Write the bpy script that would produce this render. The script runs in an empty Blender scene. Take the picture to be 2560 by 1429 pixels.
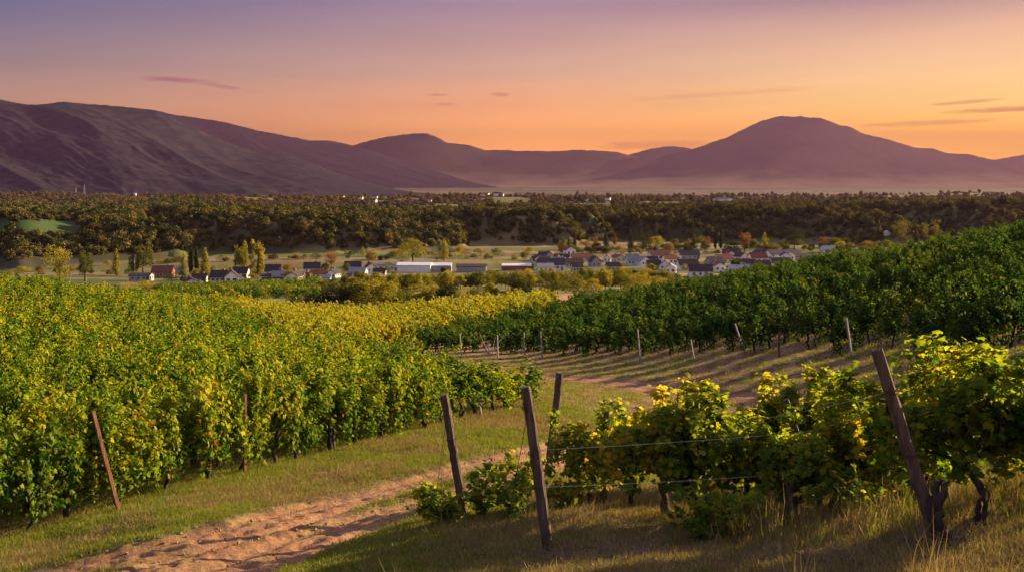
import bpy, math, random
import numpy as np
from mathutils import Vector, Matrix
random.seed(7)
RNG = np.random.default_rng(11)
S = bpy.context.scene
COL = S.collection

# ------------------------------------------------------------------ camera, sky, sun, exposure
F, CX, HY = 2600.0, 1280.0, 455.0          # focal length and horizon measured on a 2560 px wide frame
cd = bpy.data.cameras.new('camera'); cam = bpy.data.objects.new('camera', cd); COL.objects.link(cam)
cam.location = (0, 0, 0); cam.rotation_euler = (math.radians(90), 0, 0)
cd.sensor_width = 36; cd.lens = 36 * F / 2560; cd.shift_y = -(714.5 - HY) / 2560
cd.clip_start = 0.1; cd.clip_end = 120000
S.camera = cam
S.view_settings.view_transform = 'Standard'; S.view_settings.look = 'None'
S.view_settings.exposure = 2.15; S.view_settings.gamma = 1
S.cycles.max_bounces = 5; S.cycles.diffuse_bounces = 2; S.cycles.glossy_bounces = 1
S.cycles.transmission_bounces = 3; S.cycles.volume_bounces = 0; S.cycles.transparent_max_bounces = 4
S.cycles.sample_clamp_indirect = 4; S.cycles.use_adaptive_sampling = True; S.cycles.adaptive_threshold = 0.02
SUN_AZ, SUN_EL = math.radians(61), math.radians(16)      # azimuth to the right of the view
sun_dir = Vector((math.sin(SUN_AZ) * math.cos(SUN_EL), math.cos(SUN_AZ) * math.cos(SUN_EL), math.sin(SUN_EL)))
sd = bpy.data.lights.new('sun', 'SUN'); sd.energy = 5.0; sd.angle = math.radians(0.6); sd.color = (1.0, 0.74, 0.42)
so = bpy.data.objects.new('sun', sd); COL.objects.link(so)
so.rotation_euler = (-sun_dir).to_track_quat('-Z', 'Y').to_euler(); so.location = (30, 20, 60)

SKYW = [[(0.4342, 0.1761, 0.0943), (0.4342, 0.1761, 0.0943), (0.3474, 0.1601, 0.0943), (0.2779, 0.1525, 0.1048), (0.1289, 0.0876, 0.0908), (0.0626, 0.0557, 0.086), (0.0368, 0.0398, 0.0875), (0.1114, 0.0988, 0.1566), (0.1181, 0.1104, 0.1713), (0.1017, 0.1017, 0.1562)], [(1.2993, 0.4494, 0.0843), (1.2993, 0.4494, 0.0843), (1.0394, 0.4085, 0.0843), (0.5246, 0.219, 0.0827), (0.2823, 0.1601, 0.1063), (0.1763, 0.1057, 0.0979), (0.1159, 0.0735, 0.0952), (0.1566, 0.1249, 0.1667), (0.1262, 0.1181, 0.1713), (0.1017, 0.1017, 0.1562)], [(1.2837, 0.5105, 0.002), (1.2837, 0.5105, 0.002), (1.0269, 0.4641, 0.002), (0.525, 0.3496, 0.0786), (0.4014, 0.2463, 0.1049), (0.2572, 0.1511, 0.0882), (0.1096, 0.0644, 0.0742), (0.1993, 0.1468, 0.1626), (0.1346, 0.1229, 0.1713), (0.1017, 0.1017, 0.1562)]]  # @SKYW
def build_world():
    def s255(*c): return tuple(v / 255 for v in c)
    w = bpy.data.worlds.new('World'); S.world = w; w.use_nodes = True
    nt = w.node_tree; N = nt.nodes; L = nt.links; N.clear()
    out = N.new('ShaderNodeOutputWorld'); bg = N.new('ShaderNodeBackground'); L.new(bg.outputs[0], out.inputs[0])
    tc = N.new('ShaderNodeTexCoord'); sep = N.new('ShaderNodeSeparateXYZ'); L.new(tc.outputs['Generated'], sep.inputs[0])
    def math_(op, a, b=None, c=None, clamp=False):
        m = N.new('ShaderNodeMath'); m.operation = op; m.use_clamp = clamp
        for i, v in enumerate((a, b, c)):
            if v is None: continue
            if isinstance(v, (int, float)): m.inputs[i].default_value = v
            else: L.new(v, m.inputs[i])
        return m.outputs[0]
    X, Y, Z = sep.outputs
    az = math_('ARCTAN2', X, Y)                                   # 0 straight ahead, + to the right
    el = math_('ARCSINE', Z)
    # radiance of the sky dome by elevation (rows) at three bearings: left, ahead, right towards the sun
    ELS = [0.0, 1.2, 2.6, 4.2, 6.0, 8.0, 9.6, 16.0, 30.0, 90.0]
    def ramp(rows):
        r = N.new('ShaderNodeValToRGB'); mr_ = N.new('ShaderNodeMapRange'); mr_.inputs[1].default_value = 0.0; mr_.inputs[2].default_value = 1.0
        sq = math_('SQRT', math_('MAXIMUM', math_('DIVIDE', el, math.pi / 2), 0.0)); L.new(sq, mr_.inputs[0]); L.new(mr_.outputs[0], r.inputs[0])
        e = r.color_ramp.elements
        while len(e) > 1: e.remove(e[0])
        for i, (dg, c_) in enumerate(zip(ELS, rows)):
            p_ = math.sqrt(dg / 90.0); q = e[0] if i == 0 else e.new(p_)
            q.position = p_; q.color = (*c_, 1)
        return r.outputs[0]
    away, mid, near = [ramp(rows) for rows in SKYW]
    def mix(f, a, b):
        m = N.new('ShaderNodeMix'); m.data_type = 'RGBA'; L.new(f, m.inputs[0]) if not isinstance(f, float) else setattr(m.inputs[0], 'default_value', f)
        L.new(a, m.inputs[6]); L.new(b, m.inputs[7]) if not isinstance(b, tuple) else setattr(m.inputs[7], 'default_value', b)
        return m.outputs[2]
    def mr(v, a, b):
        m = N.new('ShaderNodeMapRange'); m.interpolation_type = 'SMOOTHSTEP'
        m.inputs[1].default_value = a; m.inputs[2].default_value = b; L.new(v, m.inputs[0]); return m.outputs[0]
    def lin(v, a, b):
        m = N.new('ShaderNodeMapRange'); m.inputs[1].default_value = a; m.inputs[2].default_value = b; L.new(v, m.inputs[0]); return m.outputs[0]
    c = mix(lin(az, math.radians(-26), 0.0), away, mid)
    c = mix(lin(az, 0.0, math.radians(26)), c, near)
    # Nishita sky adds a little of its own blue in the dome
    sk = N.new('ShaderNodeTexSky'); sk.sky_type = 'NISHITA'; sk.sun_disc = False
    sk.sun_elevation = SUN_EL; sk.sun_rotation = SUN_AZ
    sc_ = N.new('ShaderNodeMix'); sc_.data_type = 'RGBA'; sc_.blend_type = 'ADD'; sc_.inputs[0].default_value = 0.002
    L.new(c, sc_.inputs[6]); L.new(sk.outputs[0], sc_.inputs[7]); c = sc_.outputs[2]
    # thin streaky cloud: soft unevenness everywhere, a few clear wisps
    comb = N.new('ShaderNodeCombineXYZ'); L.new(math_('MULTIPLY', az, 3.0), comb.inputs[0]); L.new(math_('MULTIPLY', math_('SUBTRACT', el, math_('MULTIPLY', az, 0.06)), 26.0), comb.inputs[1])
    nz = N.new('ShaderNodeTexNoise'); nz.inputs['Scale'].default_value = 1.6; nz.inputs['Detail'].default_value = 6; L.new(comb.outputs[0], nz.inputs['Vector'])
    hi = N.new('ShaderNodeMix'); hi.data_type = 'RGBA'; hi.blend_type = 'MULTIPLY'; hi.inputs[0].default_value = 1
    v = math_('ADD', math_('MULTIPLY', nz.outputs[0], 0.22), 0.89); cc = N.new('ShaderNodeCombineColor')
    for i in range(3): L.new(v, cc.inputs[i])
    L.new(c, hi.inputs[6]); L.new(cc.outputs[0], hi.inputs[7]); c = hi.outputs[2]
    def wisp(px, py, wx, wy, col, amt, seed, tilt=0.0):
        nonlocal c
        a0 = math.atan((px - CX) / F); e0 = math.atan((HY - py) / F)
        dx = math_('DIVIDE', math_('SUBTRACT', az, a0), wx / F)
        dy = math_('DIVIDE', math_('SUBTRACT', math_('SUBTRACT', el, e0), math_('MULTIPLY', math_('SUBTRACT', az, a0), tilt)), wy / F)
        cb = N.new('ShaderNodeCombineXYZ'); L.new(math_('MULTIPLY', az, 22.0), cb.inputs[0]); L.new(math_('MULTIPLY', el, 150.0), cb.inputs[1]); cb.inputs[2].default_value = seed
        n2 = N.new('ShaderNodeTexNoise'); n2.inputs['Scale'].default_value = 1.0; n2.inputs['Detail'].default_value = 5; L.new(cb.outputs[0], n2.inputs['Vector'])
        r2 = math_('ADD', math_('MULTIPLY', dx, dx), math_('MULTIPLY', dy, dy))
        r2 = math_('ADD', r2, math_('MULTIPLY', math_('SUBTRACT', n2.outputs[0], 0.5), 2.2))
        c = mix(math_('MULTIPLY', mr(r2, 1.1, -0.1), amt), c, tuple(v ** 2.2 * 0.33 for v in col) + (1,))
    wisp(455, 213, 95, 9, s255(196, 118, 128), 0.9, 1.0, -0.03)
    wisp(545, 224, 60, 6, s255(205, 125, 128), 0.75, 2.0, -0.1)
    wisp(1095, 238, 26, 4, s255(225, 135, 115), 0.5, 3.0)
    wisp(1250, 237, 30, 7, s255(235, 130, 110), 0.6, 4.0)
    wisp(1115, 262, 34, 5, s255(225, 140, 115), 0.35, 5.0)
    wisp(2500, 292, 120, 9, s255(232, 130, 80), 0.75, 6.0, 0.02)
    wisp(2420, 272, 90, 5, s255(240, 150, 90), 0.5, 7.0, 0.06)
    wisp(2330, 318, 180, 8, s255(240, 145, 80), 0.4, 8.0, 0.03)
    wisp(1660, 365, 190, 16, s255(215, 125, 95), 0.35, 9.0, 0.02)
    wisp(1800, 240, 260, 7, s255(240, 175, 130), 0.3, 10.0, 0.05)
    L.new(c, bg.inputs[0]); bg.inputs[1].default_value = 1.0
build_world()

# ------------------------------------------------------------------ noise
def _h(ix, iy, seed):
    n = (ix.astype(np.int64) * 374761393 + iy.astype(np.int64) * 668265263 + seed * 1442695041) & 0xffffffff
    n = ((n ^ (n >> 13)) * 1274126177) & 0xffffffff
    return ((n ^ (n >> 16)) & 0xffffff) / float(0xffffff)
def vnoise(x, y, seed=0):
    x = np.asarray(x, float); y = np.asarray(y, float)
    ix = np.floor(x); iy = np.floor(y); fx = x - ix; fy = y - iy
    fx = fx * fx * (3 - 2 * fx); fy = fy * fy * (3 - 2 * fy)
    a = _h(ix, iy, seed); b = _h(ix + 1, iy, seed); c = _h(ix, iy + 1, seed); d = _h(ix + 1, iy + 1, seed)
    return (a * (1 - fx) + b * fx) * (1 - fy) + (c * (1 - fx) + d * fx) * fy
def fbm(x, y, seed=0, oct=4):
    s = 0; a = 0.5; t = 0
    for o in range(oct):
        s = s + a * vnoise(np.asarray(x) * 2 ** o + 17.3 * o, np.asarray(y) * 2 ** o - 9.1 * o, seed + o); t += a; a *= 0.5
    return s / t
def ridged(x, y, seed=0, oct=4):
    s = 0; a = 0.5; t = 0
    for o in range(oct):
        v = 1 - np.abs(2 * vnoise(np.asarray(x) * 2 ** o + 5.3 * o, np.asarray(y) * 2 ** o - 3.1 * o, seed + o) - 1)
        s = s + a * v; t += a; a *= 0.5
    return s / t
def sstep(v, a, b):
    t = np.clip((np.asarray(v, float) - a) / (b - a), 0, 1); return t * t * (3 - 2 * t)

# ------------------------------------------------------------------ terrain height
CTRL = [(2345,1350,9),(2560,1429,7.8),(1960,1300,12.3),(1380,1380,11),(1280,1429,10.3),(1440,1250,15),(1160,1280,15),(1370,1190,17.2),(2170,1180,16),
 (90,1429,13.3),(640,1429,12),(900,1240,17.3),(1280,1100,24.5),(420,1300,15.5),(1420,1115,24),
 (60,1330,17),(600,1200,20),(1080,1095,24.5),(1220,1060,27),(1340,1010,33),(-300,1330,17),
 (100,1018,30),(100,871,50),(100,755,88),(700,997,35),(700,910,60),(700,830,90),(700,757,150),(400,792,88),(-300,740,88),(-300,871,50),
 (100,760,125),(100,748,200),(300,765,130),(430,757,150),(500,715,240),(750,702,260),
 (950,885,76),(900,822,110),(900,767,160),(1100,748,165),(1400,738,165),(1250,790,115),
 (1155,882,75),(1350,890,70),(1600,890,60),(1850,880,52),(1960,880,48),(2130,885,44),(2300,880,38),(2420,900,30),(2560,880,28),(2900,850,25),
 (1720,985,41),(1500,955,48),(1250,925,58),(1000,900,68),(1560,1000,37),(2000,960,36),(2200,1000,28),(2400,1000,20),(2560,1050,16),(2560,1200,11),
 (2560,625,75),(2100,684,95),(1700,738,130),(1500,768,150),(2560,660,110),(2560,690,160),(2100,700,130),(2100,722,180),(1700,738,180),(2900,600,75),
 (600,700,430),(1200,697,430),(1800,697,430),(100,700,430),(2500,697,430),(-300,700,430),(1300,716,260),(1700,716,260),
 (200,655,600),(1300,655,600),(2400,655,600),(3000,697,430)]
def _build_tps():
    P = []; V = []
    for px, py, Y in CTRL:
        x = (px - CX) / F * Y; z = -(py - HY) / F * Y; r = math.hypot(x, Y)
        P.append((math.atan2(x, Y) * 2.6, math.log(r))); V.append(math.log(-z))
    P = np.array(P); V = np.array(V); n = len(P)
    d = np.sqrt(((P[:, None] - P[None]) ** 2).sum(-1)); K = np.where(d > 0, d * d * np.log(d + 1e-12), 0) + np.eye(n) * 0.004
    A = np.zeros((n + 3, n + 3)); A[:n, :n] = K; A[:n, n] = 1; A[:n, n + 1:] = P; A[n, :n] = 1; A[n + 1:, :n] = P.T
    w = np.linalg.solve(A, np.concatenate([V, np.zeros(3)]))
    return P, w
TP, TW = _build_tps()
def tps(th, lr):
    th = np.clip(th, -0.62, 0.62) * 2.6; lr = np.clip(lr, math.log(7.0), math.log(650))
    out = TW[-3] + TW[-2] * th + TW[-1] * lr
    for i in range(len(TP)):
        d2 = (th - TP[i, 0]) ** 2 + (lr - TP[i, 1]) ** 2
        out = out + TW[i] * 0.5 * d2 * np.log(d2 + 1e-12)
    return -np.exp(out)
PXB = [-800, 0, 350, 420, 650, 1000, 1400, 1900, 2560, 3400]
def bluff_base(px): return np.interp(px, PXB, [600, 600, 640, 705, 660, 735, 800, 830, 880, 900])
def far_height(x, y, r, px):
    rb = bluff_base(px)
    xs = x * 0.86 + y * 0.5; ys = -x * 0.5 + y * 0.86          # spurs run down towards the right
    spur = ridged(xs / 95.0, ys / 300.0, 3, 2) - 0.55
    wid = np.interp(px, [-800, 0, 350, 600, 900, 3400], [300, 280, 230, 130, 95, 100])
    d = r - rb + spur * 230 * sstep(r, 590, 700) - 12
    s = np.clip(d / wid, 0, 1); s = s ** 0.8 * 0.6 + sstep(d, 0, wid) * 0.4
    top = np.interp(px, [-800, 0, 900, 1800, 2400, 3400], [-29, -27, -29, -28, -24, -24]) - 4.5 * sstep(r, 1300, 2200)
    h = -46 + (top + 46) * s
    gul = (ridged(xs / 75.0, ys / 210.0, 9, 3) - 0.62) * 46 * np.clip(s * (1.05 - s) * 4, 0, 1)
    lump = (fbm(x / 130.0, y / 170.0, 5, 3) - 0.5) * np.interp(px, [0, 500, 900], [22, 14, 5]) * s * (1 - sstep(r, 1500, 1900))
    h = np.minimum(h + gul + lump, top + 4) + (fbm(x / 420.0, y / 300.0, 13, 2) - 0.5) * 9 * s * sstep(r, 1100, 1500)
    # the plateau ends and a lower hazy plain follows
    h = h * (1 - sstep(r, 2300, 3200)) + (-95) * sstep(r, 2300, 3200)
    h = h + (sstep(r, 5000, 14000) * 20)
    return h
LANES = []     # (points xy, half width, depth)
def height(x, y, detail=True):
    x = np.asarray(x, float); y = np.asarray(y, float)
    r = np.hypot(x, y); th = np.arctan2(x, y)
    z = tps(th, np.log(np.maximum(r, 1e-3)))
    px = CX + F * np.tan(np.clip(th, -1.0, 1.0))
    b = sstep(r, 520, 620)
    z = z * (1 - b) + (-46) * b
    z = np.where(r > 560, np.where(r > 560, far_height(x, y, r, px), 0) * sstep(r, 560, 600) + z * (1 - sstep(r, 560, 600)), z)
    if detail:
        near = 1 - sstep(r, 60, 140)
        z = z + near * ((fbm(x / 2.3, y / 2.3, 21, 3) - 0.5) * 0.16 + (fbm(x / 0.35, y / 0.35, 25, 3) - 0.5) * 0.05)
        z = z + (fbm(x / 22.0, y / 22.0, 31, 2) - 0.5) * 0.5 * sstep(r, 25, 60) * (1 - sstep(r, 480, 560))
    return z
def hz(x, y): return float(height(np.array([x]), np.array([y]))[0])
def G(px, py, y0=6.0, y1=3000.0):
    """first point of the ground seen along the ray through a photo pixel"""
    Y = np.exp(np.linspace(math.log(y0), math.log(y1), 1400)); X = (px - CX) / F * Y; Z = -(py - HY) / F * Y
    g = height(X, Y, True); k = np.argmax(Z <= g)
    if Z[k] > g[k]: k = len(Y) - 1
    if k > 0:
        t = (Z[k-1] - g[k-1]) / max(1e-9, (Z[k-1] - g[k-1]) - (Z[k] - g[k])); yy = Y[k-1] + (Y[k] - Y[k-1]) * t
    else: yy = Y[0]
    xx = (px - CX) / F * yy
    return Vector((xx, yy, hz(xx, yy)))
def lane(pix, hw, dep, jag=0.3):
    P = np.array([G(*p)[:2] for p in pix])
    d = np.r_[0, np.cumsum(np.hypot(*np.diff(P, axis=0).T))]; t = np.arange(0, d[-1], 0.4)
    Q = np.c_[np.interp(t, d, P[:, 0]), np.interp(t, d, P[:, 1])]
    for _ in range(6): Q[1:-1] = (Q[:-2] + Q[1:-1] * 2 + Q[2:]) / 4
    LANES.append((Q, hw, dep, jag))
lane([(-60,1470),(150,1429),(420,1370),(650,1310),(800,1262),(1039,1205),(1158,1170),(1317,1135),(1421,1113),(1480,1103)], 0.66, 0.08)
lane([(380,1480),(560,1432),(800,1330),(1040,1262),(1178,1222),(1330,1180),(1437,1147),(1540,1122),(1640,1105)], 0.64, 0.08)
lane([(200,1500),(330,1432),(560,1380),(760,1310)], 0.5, 0.03, 0.9)
lane([(900,884),(1000,903),(1150,925),(1300,933),(1400,941),(1550,956),(1700,983),(1850,996),(2000,1005)], 1.1, 0.10, 0.6)
lane([(1392,768),(1400,757),(1430,742),(1490,734),(1540,730)], 2.6, 0.0, 0.4)
def lane_mask(x, y, grooves=False):
    m = np.zeros_like(x); dep = np.zeros_like(x)
    for Q, hw, dp, jag in LANES:
        lo = Q.min(0) - 6; hi = Q.max(0) + 6
        s = (x > lo[0]) & (x < hi[0]) & (y > lo[1]) & (y < hi[1])
        if not s.any(): continue
        xs, ys = x[s], y[s]; best = np.full(xs.shape, 1e9)
        for q in Q: best = np.minimum(best, (xs - q[0]) ** 2 + (ys - q[1]) ** 2)
        raw = np.sqrt(best); best = raw + (fbm(xs / 0.7, ys / 0.7, 77, 3) - 0.5) * jag * 1.3
        mm = 1 - sstep(best, hw * 0.75, hw * 1.35)
        m[s] = np.maximum(m[s], mm); dep[s] = np.maximum(dep[s], mm * dp + (mm * 0.028 * np.cos(raw / hw * 9.0) * (dp > 0) if grooves else 0))
    return m, dep

# ------------------------------------------------------------------ object helpers
def new_mesh(name, verts, faces, mats=(), attrs=None, mat_idx=None, smooth=False):
    """verts (n,3); faces: (m,k) array, or list of arrays with different k"""
    me = bpy.data.meshes.new(name)
    verts = np.asarray(verts, np.float32)
    if isinstance(faces, np.ndarray): faces = [faces]
    faces = [np.asarray(f, np.int32) for f in faces if len(f)]
    nl = sum(f.size for f in faces); nf = sum(len(f) for f in faces)
    me.vertices.add(len(verts)); me.vertices.foreach_set('co', verts.ravel())
    me.loops.add(nl); me.loops.foreach_set('vertex_index', np.concatenate([f.ravel() for f in faces]))
    tot = np.concatenate([np.full(len(f), f.shape[1], np.int32) for f in faces])
    st = np.r_[0, np.cumsum(tot)[:-1]].astype(np.int32)
    me.polygons.add(nf); me.polygons.foreach_set('loop_start', st)
    try: me.polygons.foreach_set('loop_total', tot)
    except Exception: pass
    if mat_idx is not None: me.polygons.foreach_set('material_index', np.asarray(mat_idx, np.int32))
    me.polygons.foreach_set('use_smooth', np.full(nf, bool(smooth)))
    for m in mats: me.materials.append(m)
    for k, (typ, dat) in (attrs or {}).items():
        a = me.attributes.new(k, typ, 'POINT')
        dat = np.asarray(dat, np.float32)
        a.data.foreach_set('color' if typ == 'FLOAT_COLOR' else 'vector' if typ == 'FLOAT_VECTOR' else 'value', dat.ravel())
    me.update(calc_edges=True); me.validate()
    return me
def link(name, data, parent=None, loc=None):
    o = bpy.data.objects.new(name, data); COL.objects.link(o)
    if parent is not None: o.parent = parent
    if loc is not None: o.location = loc
    return o
def tag(o, label=None, cat=None, group=None, kind=None):
    if label: o['label'] = label
    if cat: o['category'] = cat
    if group: o['group'] = group
    if kind: o['kind'] = kind
    return o
class MB:
    """collects pieces of one mesh"""
    def __init__(s): s.v = []; s.f = {}; s.n = 0; s.a = []
    def add(s, v, f, a=0.5):
        v = np.asarray(v, float); f = np.asarray(f, int)
        s.f.setdefault(f.shape[1], []).append(f + s.n); s.v.append(v); s.n += len(v)
        s.a.append(np.full(len(v), a) if np.isscalar(a) else np.asarray(a))
    def box(s, c, d, rz=0.0, a=0.5):
        x, y, z = [k / 2 for k in d]
        v = np.array([(-x,-y,-z),(x,-y,-z),(x,y,-z),(-x,y,-z),(-x,-y,z),(x,-y,z),(x,y,z),(-x,y,z)])
        if rz: cs, sn = math.cos(rz), math.sin(rz); v = np.c_[v[:,0]*cs-v[:,1]*sn, v[:,0]*sn+v[:,1]*cs, v[:,2]]
        s.add(v + np.array(c), [(0,3,2,1),(4,5,6,7),(0,1,5,4),(1,2,6,5),(2,3,7,6),(3,0,4,7)], a)
    def tube(s, P, R, n=6, cap=True, a=0.5):
        P = np.asarray(P, float); R = np.broadcast_to(np.asarray(R, float), (len(P),))
        T = np.gradient(P, axis=0); T /= np.linalg.norm(T, axis=1)[:, None] + 1e-9
        ref = np.where(np.abs(T[:, 2:3]) > 0.9, np.array([[1, 0, 0.]]), np.array([[0, 0, 1.]]))
        if abs(T[:, 2]).mean() > 0.6: ref = np.tile([[1, 0.02, 0.]], (len(P), 1))
        U = np.cross(T, ref); U /= np.linalg.norm(U, axis=1)[:, None] + 1e-9; W = np.cross(T, U)
        an = np.linspace(0, 2 * math.pi, n, endpoint=False)
        v = P[:, None] + R[:, None, None] * (np.cos(an)[None, :, None] * U[:, None] + np.sin(an)[None, :, None] * W[:, None])
        k = len(P); i = np.arange(k - 1)[:, None] * n; j = np.arange(n)[None]; jn = (j + 1) % n
        f = np.stack([i + j, i + jn, i + n + jn, i + n + j], -1).reshape(-1, 4)
        s.add(v.reshape(-1, 3), f, a)
        if cap: s.f.setdefault(n, []).append(np.array([np.arange(n) + s.n - n])); s.f[n].append(np.array([np.arange(n)[::-1] + s.n - n * k]))
    def mesh(s, name, mats, smooth=False, extra=None):
        ks = sorted(s.f)
        return new_mesh(name, np.concatenate(s.v), [np.concatenate(s.f[k]) for k in ks], mats, {'tint': ('FLOAT', np.concatenate(s.a))}, smooth=smooth)
    def build(s, name, mat, parent=None, loc=None, smooth=False):
        return link(name, s.mesh(name, [mat], smooth), parent, loc)

# ------------------------------------------------------------------ materials
def mat(name):
    m = bpy.data.materials.new(name); m.use_nodes = True; m.node_tree.nodes.clear(); return m, m.node_tree.nodes, m.node_tree.links
def nd(N, t, **k):
    n = N.new(t)
    for a, v in k.items(): setattr(n, a, v)
    return n
def ramp_node(N, stops):
    r = N.new('ShaderNodeValToRGB'); e = r.color_ramp.elements
    while len(e) > 1: e.remove(e[0])
    for i, (p, c) in enumerate(stops):
        q = e[0] if i == 0 else e.new(p)
        q.position = p; q.color = (*c, 1)
    return r
def leaf_mat(name, stops, trans=0.5, rnd=0.25, glossy=0.010, nscale=0.0, tboost=(1.25, 1.15, 0.6)):
    m, N, L = mat(name); out = N.new('ShaderNodeOutputMaterial')
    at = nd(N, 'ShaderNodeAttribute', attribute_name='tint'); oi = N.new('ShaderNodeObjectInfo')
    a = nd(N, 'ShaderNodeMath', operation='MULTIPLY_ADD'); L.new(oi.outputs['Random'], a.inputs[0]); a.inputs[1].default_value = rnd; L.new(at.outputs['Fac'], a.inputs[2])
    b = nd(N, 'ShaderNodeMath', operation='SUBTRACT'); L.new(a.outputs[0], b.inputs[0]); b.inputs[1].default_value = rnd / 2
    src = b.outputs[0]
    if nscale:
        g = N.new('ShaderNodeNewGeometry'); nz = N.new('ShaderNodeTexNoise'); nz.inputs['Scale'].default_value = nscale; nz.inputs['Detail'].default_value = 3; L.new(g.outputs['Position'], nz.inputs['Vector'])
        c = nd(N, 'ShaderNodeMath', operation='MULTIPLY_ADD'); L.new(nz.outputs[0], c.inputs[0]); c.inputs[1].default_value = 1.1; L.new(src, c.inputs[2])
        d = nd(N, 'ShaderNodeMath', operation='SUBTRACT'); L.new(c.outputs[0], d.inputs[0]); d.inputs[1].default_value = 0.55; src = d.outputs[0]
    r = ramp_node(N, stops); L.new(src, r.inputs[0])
    tb = nd(N, 'ShaderNodeMix', data_type='RGBA', blend_type='MULTIPLY'); tb.inputs[0].default_value = 1; L.new(r.outputs[0], tb.inputs[6]); tb.inputs[7].default_value = (*tboost, 1)
    df = N.new('ShaderNodeBsdfDiffuse'); tr = N.new('ShaderNodeBsdfTranslucent'); gl = N.new('ShaderNodeBsdfGlossy'); gl.inputs['Roughness'].default_value = 0.42
    gl.inputs[0].default_value = (0.55, 0.55, 0.35, 1)
    L.new(r.outputs[0], df.inputs[0]); L.new(tb.outputs[2], tr.inputs[0])
    mx = N.new('ShaderNodeMixShader'); mx.inputs[0].default_value = trans; L.new(df.outputs[0], mx.inputs[1]); L.new(tr.outputs[0], mx.inputs[2])
    m2 = N.new('ShaderNodeMixShader'); m2.inputs[0].default_value = glossy; L.new(mx.outputs[0], m2.inputs[1]); L.new(gl.outputs[0], m2.inputs[2])
    L.new(m2.outputs[0], out.inputs[0]); return m
def rough_mat(name, stops, scale=4.0, rough=0.9, bump=0.3, detail=5, coord='Object', stretch=(1, 1, 1), spec=0.2, use_rnd=0.0):
    m, N, L = mat(name); out = N.new('ShaderNodeOutputMaterial'); p = N.new('ShaderNodeBsdfPrincipled'); L.new(p.outputs[0], out.inputs[0])
    tc = N.new('ShaderNodeTexCoord'); mp = N.new('ShaderNodeMapping'); mp.inputs['Scale'].default_value = stretch; L.new(tc.outputs[coord], mp.inputs[0])
    nz = N.new('ShaderNodeTexNoise'); nz.inputs['Scale'].default_value = scale; nz.inputs['Detail'].default_value = detail; nz.inputs['Roughness'].default_value = 0.65; L.new(mp.outputs[0], nz.inputs['Vector'])
    src = nz.outputs[0]
    if use_rnd:
        oi = N.new('ShaderNodeObjectInfo'); a = nd(N, 'ShaderNodeMath', operation='MULTIPLY_ADD'); L.new(oi.outputs['Random'], a.inputs[0]); a.inputs[1].default_value = use_rnd; L.new(src, a.inputs[2]); src = a.outputs[0]
    r = ramp_node(N, stops); L.new(src, r.inputs[0]); L.new(r.outputs[0], p.inputs['Base Color'])
    p.inputs['Roughness'].default_value = rough; p.inputs['Specular IOR Level'].default_value = spec
    bp = N.new('ShaderNodeBump'); bp.inputs['Strength'].default_value = bump; bp.inputs['Distance'].default_value = 0.02; L.new(nz.outputs[0], bp.inputs['Height']); L.new(bp.outputs[0], p.inputs['Normal'])
    return m
def ground_mat(name):
    m, N, L = mat(name); out = N.new('ShaderNodeOutputMaterial'); p = N.new('ShaderNodeBsdfPrincipled'); L.new(p.outputs[0], out.inputs[0])
    at = nd(N, 'ShaderNodeAttribute', attribute_name='col'); g = N.new('ShaderNodeNewGeometry')
    col = at.outputs['Color']
    for sc, lo, hi in ((9.0, 0.62, 1.5), (0.9, 0.8, 1.22), (0.02, 0.85, 1.18)):
        nz = N.new('ShaderNodeTexNoise'); nz.inputs['Scale'].default_value = sc; nz.inputs['Detail'].default_value = 6; nz.inputs['Roughness'].default_value = 0.7; L.new(g.outputs['Position'], nz.inputs['Vector'])
        mr = N.new('ShaderNodeMapRange'); mr.inputs[1].default_value = 0.3; mr.inputs[2].default_value = 0.7; mr.inputs[3].default_value = lo; mr.inputs[4].default_value = hi; L.new(nz.outputs[0], mr.inputs[0])
        mx = nd(N, 'ShaderNodeVectorMath', operation='SCALE'); L.new(col, mx.inputs[0]); L.new(mr.outputs[0], mx.inputs['Scale']); col = mx.outputs[0]
        if sc == 9.0: b0 = nz
    L.new(col, p.inputs['Base Color']); p.inputs['Roughness'].default_value = 0.95; p.inputs['Specular IOR Level'].default_value = 0.1
    bp = N.new('ShaderNodeBump'); bp.inputs['Strength'].default_value = 0.9; bp.inputs['Distance'].default_value = 0.05; L.new(b0.outputs[0], bp.inputs['Height']); L.new(bp.outputs[0], p.inputs['Normal'])
    return m
YEL = [(0.0, (0.018, 0.05, 0.008)), (0.3, (0.05, 0.115, 0.012)), (0.55, (0.13, 0.20, 0.013)), (0.8, (0.30, 0.33, 0.016)), (0.95, (0.42, 0.34, 0.02)), (1.0, (0.30, 0.15, 0.03))]
YL2 = [(0.0, (0.02, 0.05, 0.008)), (0.3, (0.08, 0.13, 0.012)), (0.6, (0.20, 0.23, 0.015)), (0.85, (0.34, 0.31, 0.018)), (1.0, (0.40, 0.28, 0.025))]
GRN = [(0.0, (0.014, 0.04, 0.010)), (0.4, (0.034, 0.085, 0.016)), (0.7, (0.07, 0.125, 0.016)), (0.9, (0.15, 0.18, 0.018)), (1.0, (0.24, 0.22, 0.02))]
M = {}
M['leaf_left'] = leaf_mat('vine_leaf_yellow_green', YEL, 0.5, rnd=0.34)
M['leaf_valley'] = leaf_mat('vine_leaf_gold', YL2, 0.5)
M['leaf_hill'] = leaf_mat('vine_leaf_dark_green', GRN, 0.42, rnd=0.32)
M['leaf_patch'] = leaf_mat('vine_leaf_mid_green', GRN, 0.5, rnd=0.5)
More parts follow.
